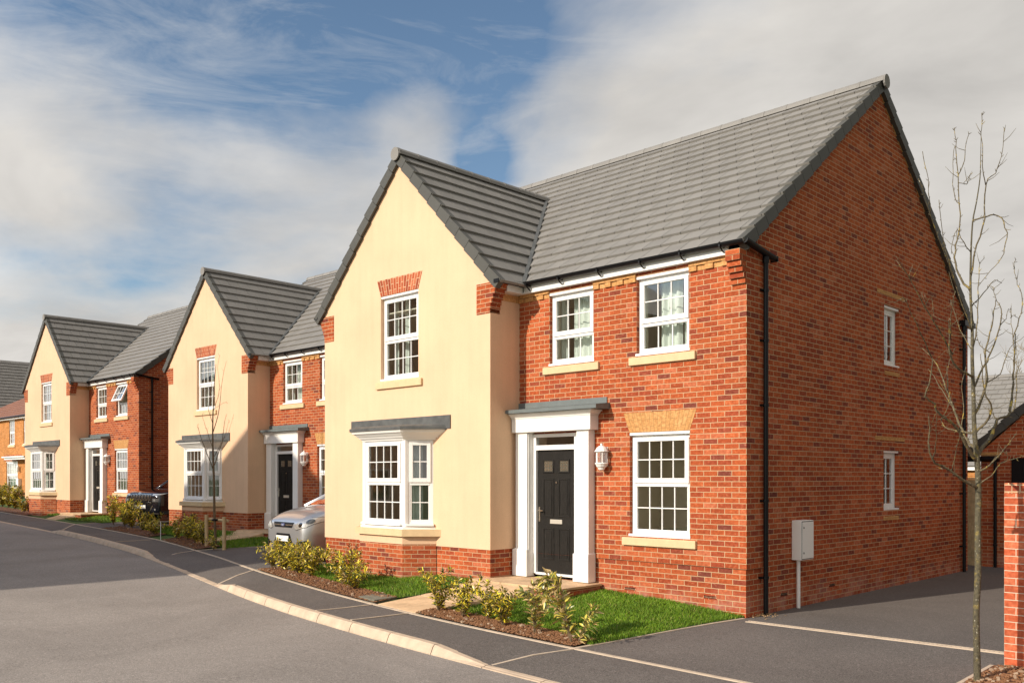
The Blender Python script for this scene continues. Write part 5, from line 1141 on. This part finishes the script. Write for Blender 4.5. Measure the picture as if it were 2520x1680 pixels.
# ------------------------------------------------------------------ cars
from mathutils.bvhtree import BVHTree
def car(name, label, loc, rz, paint, st, gh, L, WD, wr_, wy, kind):
    root = empty(name, loc, rz); tag(root, label, 'car', None)
    sec = []
    for (y, w_, zb_, zt_, cr_) in st:
        zm = zb_ + (zt_ - zb_) * .45
        h = [(0, zt_ + cr_), (.45 * w_, zt_ + cr_ * .8), (.80 * w_, zt_ + cr_ * .25), (.95 * w_, zt_ - .05), (1.0 * w_, zt_ - .16), (1.0 * w_, zm), (.985 * w_, zb_ + .1), (.93 * w_, zb_), (.5 * w_, zb_), (0, zb_)]
        ring_ = [(x, y, z) for x, z in h] + [(-x, y, z) for x, z in h[-2:0:-1]]; sec.append(ring_)
    vs = [p for r_ in sec for p in r_]; n = len(sec[0]); fs = []
    for i in range(len(sec) - 1):
        for j in range(n): fs.append((i * n + j, i * n + (j + 1) % n, (i + 1) * n + (j + 1) % n, (i + 1) * n + j))
    fs.append(tuple(range(n))); fs.append(tuple(range((len(sec) - 1) * n, len(sec) * n))[::-1])
    me = bpy.data.meshes.new('body'); me.from_pydata(vs, [], fs); me.materials.append(paint); bm = bmesh.new(); bm.from_mesh(me); bmesh.ops.recalc_face_normals(bm, faces=bm.faces[:]); bm.to_mesh(me); bm.free()
    tmp = bpy.data.objects.new('tmp', me); COL.objects.link(tmp); sm = tmp.modifiers.new('s', 'SUBSURF'); sm.levels = 2; sm.render_levels = 2
    dg_ = bpy.context.evaluated_depsgraph_get(); me2 = bpy.data.meshes.new_from_object(tmp.evaluated_get(dg_)); bpy.data.objects.remove(tmp); me2.polygons.foreach_set('use_smooth', [True] * len(me2.polygons))
    me2.name = 'body'; body = bpy.data.objects.new('body', me2); COL.objects.link(body); body.parent = root
    bv = BVHTree.FromPolygons([v.co[:] for v in me2.vertices], [p.vertices[:] for p in me2.polygons])
    def patch(nm, poly, mat, off=.006, thick=.0, res=.035, parent=None, top=False):
        b2 = bmesh.new(); b2.faces.new([b2.verts.new((x, 0, z)) for x, z in poly]); xs = [p[0] for p in poly]; zs = [p[1] for p in poly]
        for ax, lo, hi in ((0, min(xs), max(xs)), (2, min(zs), max(zs))):
            k = lo + res
            while k < hi - 1e-3:
                co = [0, 0, 0]; co[ax] = k; no = [0, 0, 0]; no[ax] = 1
                bmesh.ops.bisect_plane(b2, geom=b2.verts[:] + b2.edges[:] + b2.faces[:], plane_co=co, plane_no=no, dist=1e-5); k += res
        for v in b2.verts:
            if top: hit = bv.ray_cast(Vector((v.co.x, v.co.z, 4)), Vector((0, 0, -1)))
            else: hit = bv.ray_cast(Vector((v.co.x, -3, v.co.z)), Vector((0, 1, 0)))
            if hit[0] is not None: v.co = hit[0] + hit[1] * off
        m3 = bpy.data.meshes.new(nm); b2.to_mesh(m3); b2.free(); m3.materials.append(mat); o = bpy.data.objects.new(nm, m3); COL.objects.link(o); o.parent = parent or root
        if thick: so_ = o.modifiers.new('solid', 'SOLIDIFY'); so_.thickness = thick; so_.offset = 1
        return o
    mir = lambda P: [(-x, z) for x, z in P[::-1]]
    # greenhouse
    g = MB(); R_ = [[(sx * wb, y, zb_) for sx in (-1,)] for (y, wb, zb_, wt, zt_) in gh]
    for (a, b_) in zip(gh, gh[1:]):
        for sx in (-1, 1): g.quad((sx * a[1], a[0], a[2]), (sx * b_[1], b_[0], b_[2]), (sx * b_[3], b_[0], b_[4]), (sx * a[3], a[0], a[4]))
    # front screen and rear screen
    a = gh[0]; b_ = gh[1]
    g.build('side_windows', M['carglass'], root)
    sc = MB(); sc.quad((-a[1], a[0], a[2]), (a[1], a[0], a[2]), (b_[3], b_[0], b_[4]), (-b_[3], b_[0], b_[4])); sc.build('windscreen', M['carglass'], root)
    rf = MB(); pr = gh[1:]
    for (p, q) in zip(pr, pr[1:]):
        for i in range(6):
            x0, x1 = -1 + i / 3, -1 + (i + 1) / 3; f = lambda s_, x: (x * s_[3], s_[0], s_[4] + .045 * (1 - x * x)); rf.quad(f(p, x0), f(p, x1), f(q, x1), f(q, x0))
    rf.build('roof', paint, root, smooth=True)
    for sx in (-1, 1):
        pi = MB(); pi.tube([(sx * (a[1] + .0), a[0] - .02, a[2] - .02), (sx * (b_[3] + .01), b_[0], b_[4] + .005)] + [(sx * (q[3] + .005), q[0], q[4]) for q in gh[2:]], .032, 8)
        for s_ in gh[2:]: pi.tube([(sx * s_[1], s_[0], s_[2]), (sx * s_[3], s_[0], s_[4])], .035, 6)
        pi.build('pillar', paint, root, smooth=True)
        mi = MB(); mi.lathe((sx * (a[1] + .16), a[0] + .45, a[2] + .06), [(0, -.07), (.07, -.06), (.10, 0), (.08, .06), (0, .08)], 10); mi.build('mirror', paint, root, smooth=True)
    for sx in (-1, 1):
        for y in wy:
            x0 = sx * (WD / 2 - .21); x1 = sx * (WD / 2 + .012); ar = MB(); ar.tube([(sx * (WD / 2 - .3), y, wr_ + .02), (sx * (WD / 2 + .006), y, wr_ + .02)], wr_ + .055, 24); ar.build('wheel_arch', M['tyre'], root)
            t = MB(); t.tube([(x0, y, wr_), (x0 + sx * .02, y, wr_), (x1 - sx * .02, y, wr_), (x1, y, wr_)], [wr_ - .03, wr_, wr_, wr_ - .03], 24); wo = t.build('wheel', M['tyre'], root, smooth=False)
            r_ = MB(); r_.tube([(x1 - sx * .01, y, wr_), (x1 + sx * .004, y, wr_)], wr_ * .66, 20)
            for k in range(5): a_ = k * 2 * math.pi / 5; r_.tube([(x1 + sx * .006, y, wr_), (x1 + sx * .008, y + math.cos(a_) * wr_ * .6, wr_ + math.sin(a_) * wr_ * .6)], .025, 6)
            r_.build('rim', M['silver'], wo)
    return root, patch, mir
st = [(0.0, .60, .30, .76, .0), (.03, .74, .22, .83, .01), (.14, .84, .19, .89, .03), (.40, .90, .18, 1.00, .05), (.80, .915, .18, 1.08, .06), (1.25, .92, .18, 1.14, .05), (2.2, .92, .18, 1.08, .02), (3.4, .915, .18, 1.10, .02), (4.15, .88, .22, 1.08, .02), (4.36, .78, .30, 1.0, 0), (4.38, .7, .35, .9, 0)]
gh = [(.98, .80, 1.13, .80, 1.13), (1.95, .86, 1.10, .66, 1.57), (2.5, .87, 1.09, .67, 1.63), (3.5, .87, 1.10, .66, 1.61), (4.2, .78, 1.08, .62, 1.35)]
c1r, patch, mir = car('parked_car', 'silver people carrier parked nose-out between the nearest and middle houses', (-10.42, -.78, zf(-10.4, .2) + .005), R(-3), M['silver'], st, gh, 4.38, 1.83, .32, (.88, 3.55), 'mpv')
gp = patch('grille', [(-.36, .70), (.36, .70), (.43, .81), (-.43, .81)], M['black'], .004)
patch('grille_bar', [(-.39, .745), (.39, .745), (.40, .765), (-.40, .765)], M['chrome'], .010, parent=gp)
patch('lower_grille', [(-.36, .27), (.36, .27), (.40, .36), (.27, .575), (-.27, .575), (-.40, .36)], M['black'], .006)
for z in (.30, .34): patch('intake_bar', [(-.34, z), (.34, z), (.34, z + .012), (-.34, z + .012)], M['silver'], .012)
np_ = patch('number_plate', [(-.26, .415), (.26, .415), (.26, .53), (-.26, .53)], M['plate'], .022, .006)
HLs = [(.44, .70), (.54, .66), (.78, .72), (.885, .84), (.87, .92), (.74, .91), (.58, .82)]
HLo = [(.432, .698), (.537, .651), (.785, .713), (.893, .84), (.877, .928), (.737, .918), (.573, .826)]
FGs = [(.50, .33), (.60, .27), (.82, .29), (.80, .45), (.62, .42)]
lamps_mat = M['headlamp']
for f in (lambda P: P, mir):
    hl = patch('headlight', f(HLo), M['black'], .004); patch('reflector', f(HLs), M['headlamp'], .008, parent=hl)
    for (cx_, cz_, rr_) in ((.66, .765, .048), (.79, .835, .050)): patch('lens', f([(cx_ + rr_ * math.cos(a), cz_ + rr_ * math.sin(a)) for a in [i * 6.283 / 12 for i in range(12)]]), M['carglass'], .012, parent=hl)
    fg = patch('fog_recess', f(FGs), M['black'], .006); patch('fog_light', f([(.66 + .035 * math.cos(a), .36 + .035 * math.sin(a)) for a in [i * 6.283 / 10 for i in range(10)]]), M['chrome'], .012, parent=fg)
bd_ = patch('badge', [(.085 * math.cos(a), .757 + .036 * math.sin(a)) for a in [i * 6.283 / 20 for i in range(20)]], M['chrome'], .016)
patch('badge_field', [(.074 * math.cos(a), .757 + .028 * math.sin(a)) for a in [i * 6.283 / 20 for i in range(20)]], M['blue'], .019, parent=bd_)
def lettering(txt, size, loc, rot, mat, parent, name='lettering'):
    c = bpy.data.curves.new(name, 'FONT'); c.body = txt; c.size = size; c.align_x = 'CENTER'; c.align_y = 'CENTER'; c.extrude = .001; o = bpy.data.objects.new(name, c); COL.objects.link(o)
    dg_ = bpy.context.evaluated_depsgraph_get(); me = bpy.data.meshes.new_from_object(o.evaluated_get(dg_)); bpy.data.objects.remove(o); me.name = name; me.materials.clear(); me.materials.append(mat)
    o = bpy.data.objects.new(name, me); COL.objects.link(o); o.parent = parent; o.location = loc; o.rotation_euler = rot
lettering('Ford', .045, (0, -.014, .757), (R(90), 0, 0), M['plate'], bd_)
st = [(0.0, .70, .45, .86, .0), (.03, .80, .36, .98, .01), (.12, .89, .33, 1.04, .02), (.40, .92, .32, 1.09, .03), (1.2, .93, .32, 1.13, .05), (1.5, .93, .32, 1.16, .03), (2.4, .93, .32, 1.12, .02), (3.8, .93, .32, 1.15, .02), (4.5, .90, .36, 1.12, 0), (4.62, .85, .45, 1.0, 0)]
gh = [(1.25, .80, 1.15, .80, 1.15), (2.0, .86, 1.12, .66, 1.64), (2.6, .87, 1.12, .67, 1.69), (3.9, .87, 1.14, .66, 1.67), (4.5, .78, 1.15, .62, 1.35)]
c2r, patch, mir = car('parked_car', 'dark blue off-roader with a seven-slot grille beside the farthest cream house', (-22.75, 1.55, zf(-22.6, 2.5) + .005), R(14), M['navy'], st, gh, 4.62, 1.86, .36, (.95, 3.75), 'suv')
for k in range(7):
    x = -.42 + k * .14; fr_ = patch('grille_slot', [(x - .05, .80), (x + .05, .80), (x + .056, .99), (x - .056, .99)], M['chrome'], .010); patch('slot_opening', [(x - .034, .815), (x + .034, .815), (x + .040, .975), (x - .040, .975)], M['black'], .014, parent=fr_)
patch('number_plate', [(-.26, .52), (.26, .52), (.26, .635), (-.26, .635)], M['plate'], .022, .006)
patch('lower_intake', [(-.50, .40), (.50, .40), (.40, .505), (-.40, .505)], M['black'], .006); patch('bumper_strip', [(-.80, .365), (.80, .365), (.80, .385), (-.80, .385)], M['chrome'], .012)
for f in (lambda P: P, mir):
    patch('running_light', f([(.54, .945), (.84, .965), (.86, 1.0), (.56, .985)]), M['headlamp'], .008); hl = patch('headlight', f([(.56, .74), (.80, .74), (.82, .85), (.56, .85)]), plain('smoked_lamp', (.12, .12, .12), .1, .8, .3), .008); patch('lens', f([(.66 + .042 * math.cos(a), .795 + .036 * math.sin(a)) for a in [i * 6.283 / 12 for i in range(12)]]), plain('dim_lens', (.28, .28, .27), .15, .8, .3), .012, parent=hl)
    patch('fog_light', f([(.68 + .03 * math.cos(a), .50 + .03 * math.sin(a)) for a in [i * 6.283 / 10 for i in range(10)]]), M['headlamp'], .010); patch('fog_trim', f([(.42, .43), (.45, .43), (.60, .62), (.57, .63)]), M['chrome'], .010)
lettering('Jeep', .07, (0, -.02, 1.035), (R(70), 0, 0), M['chrome'], c2r)
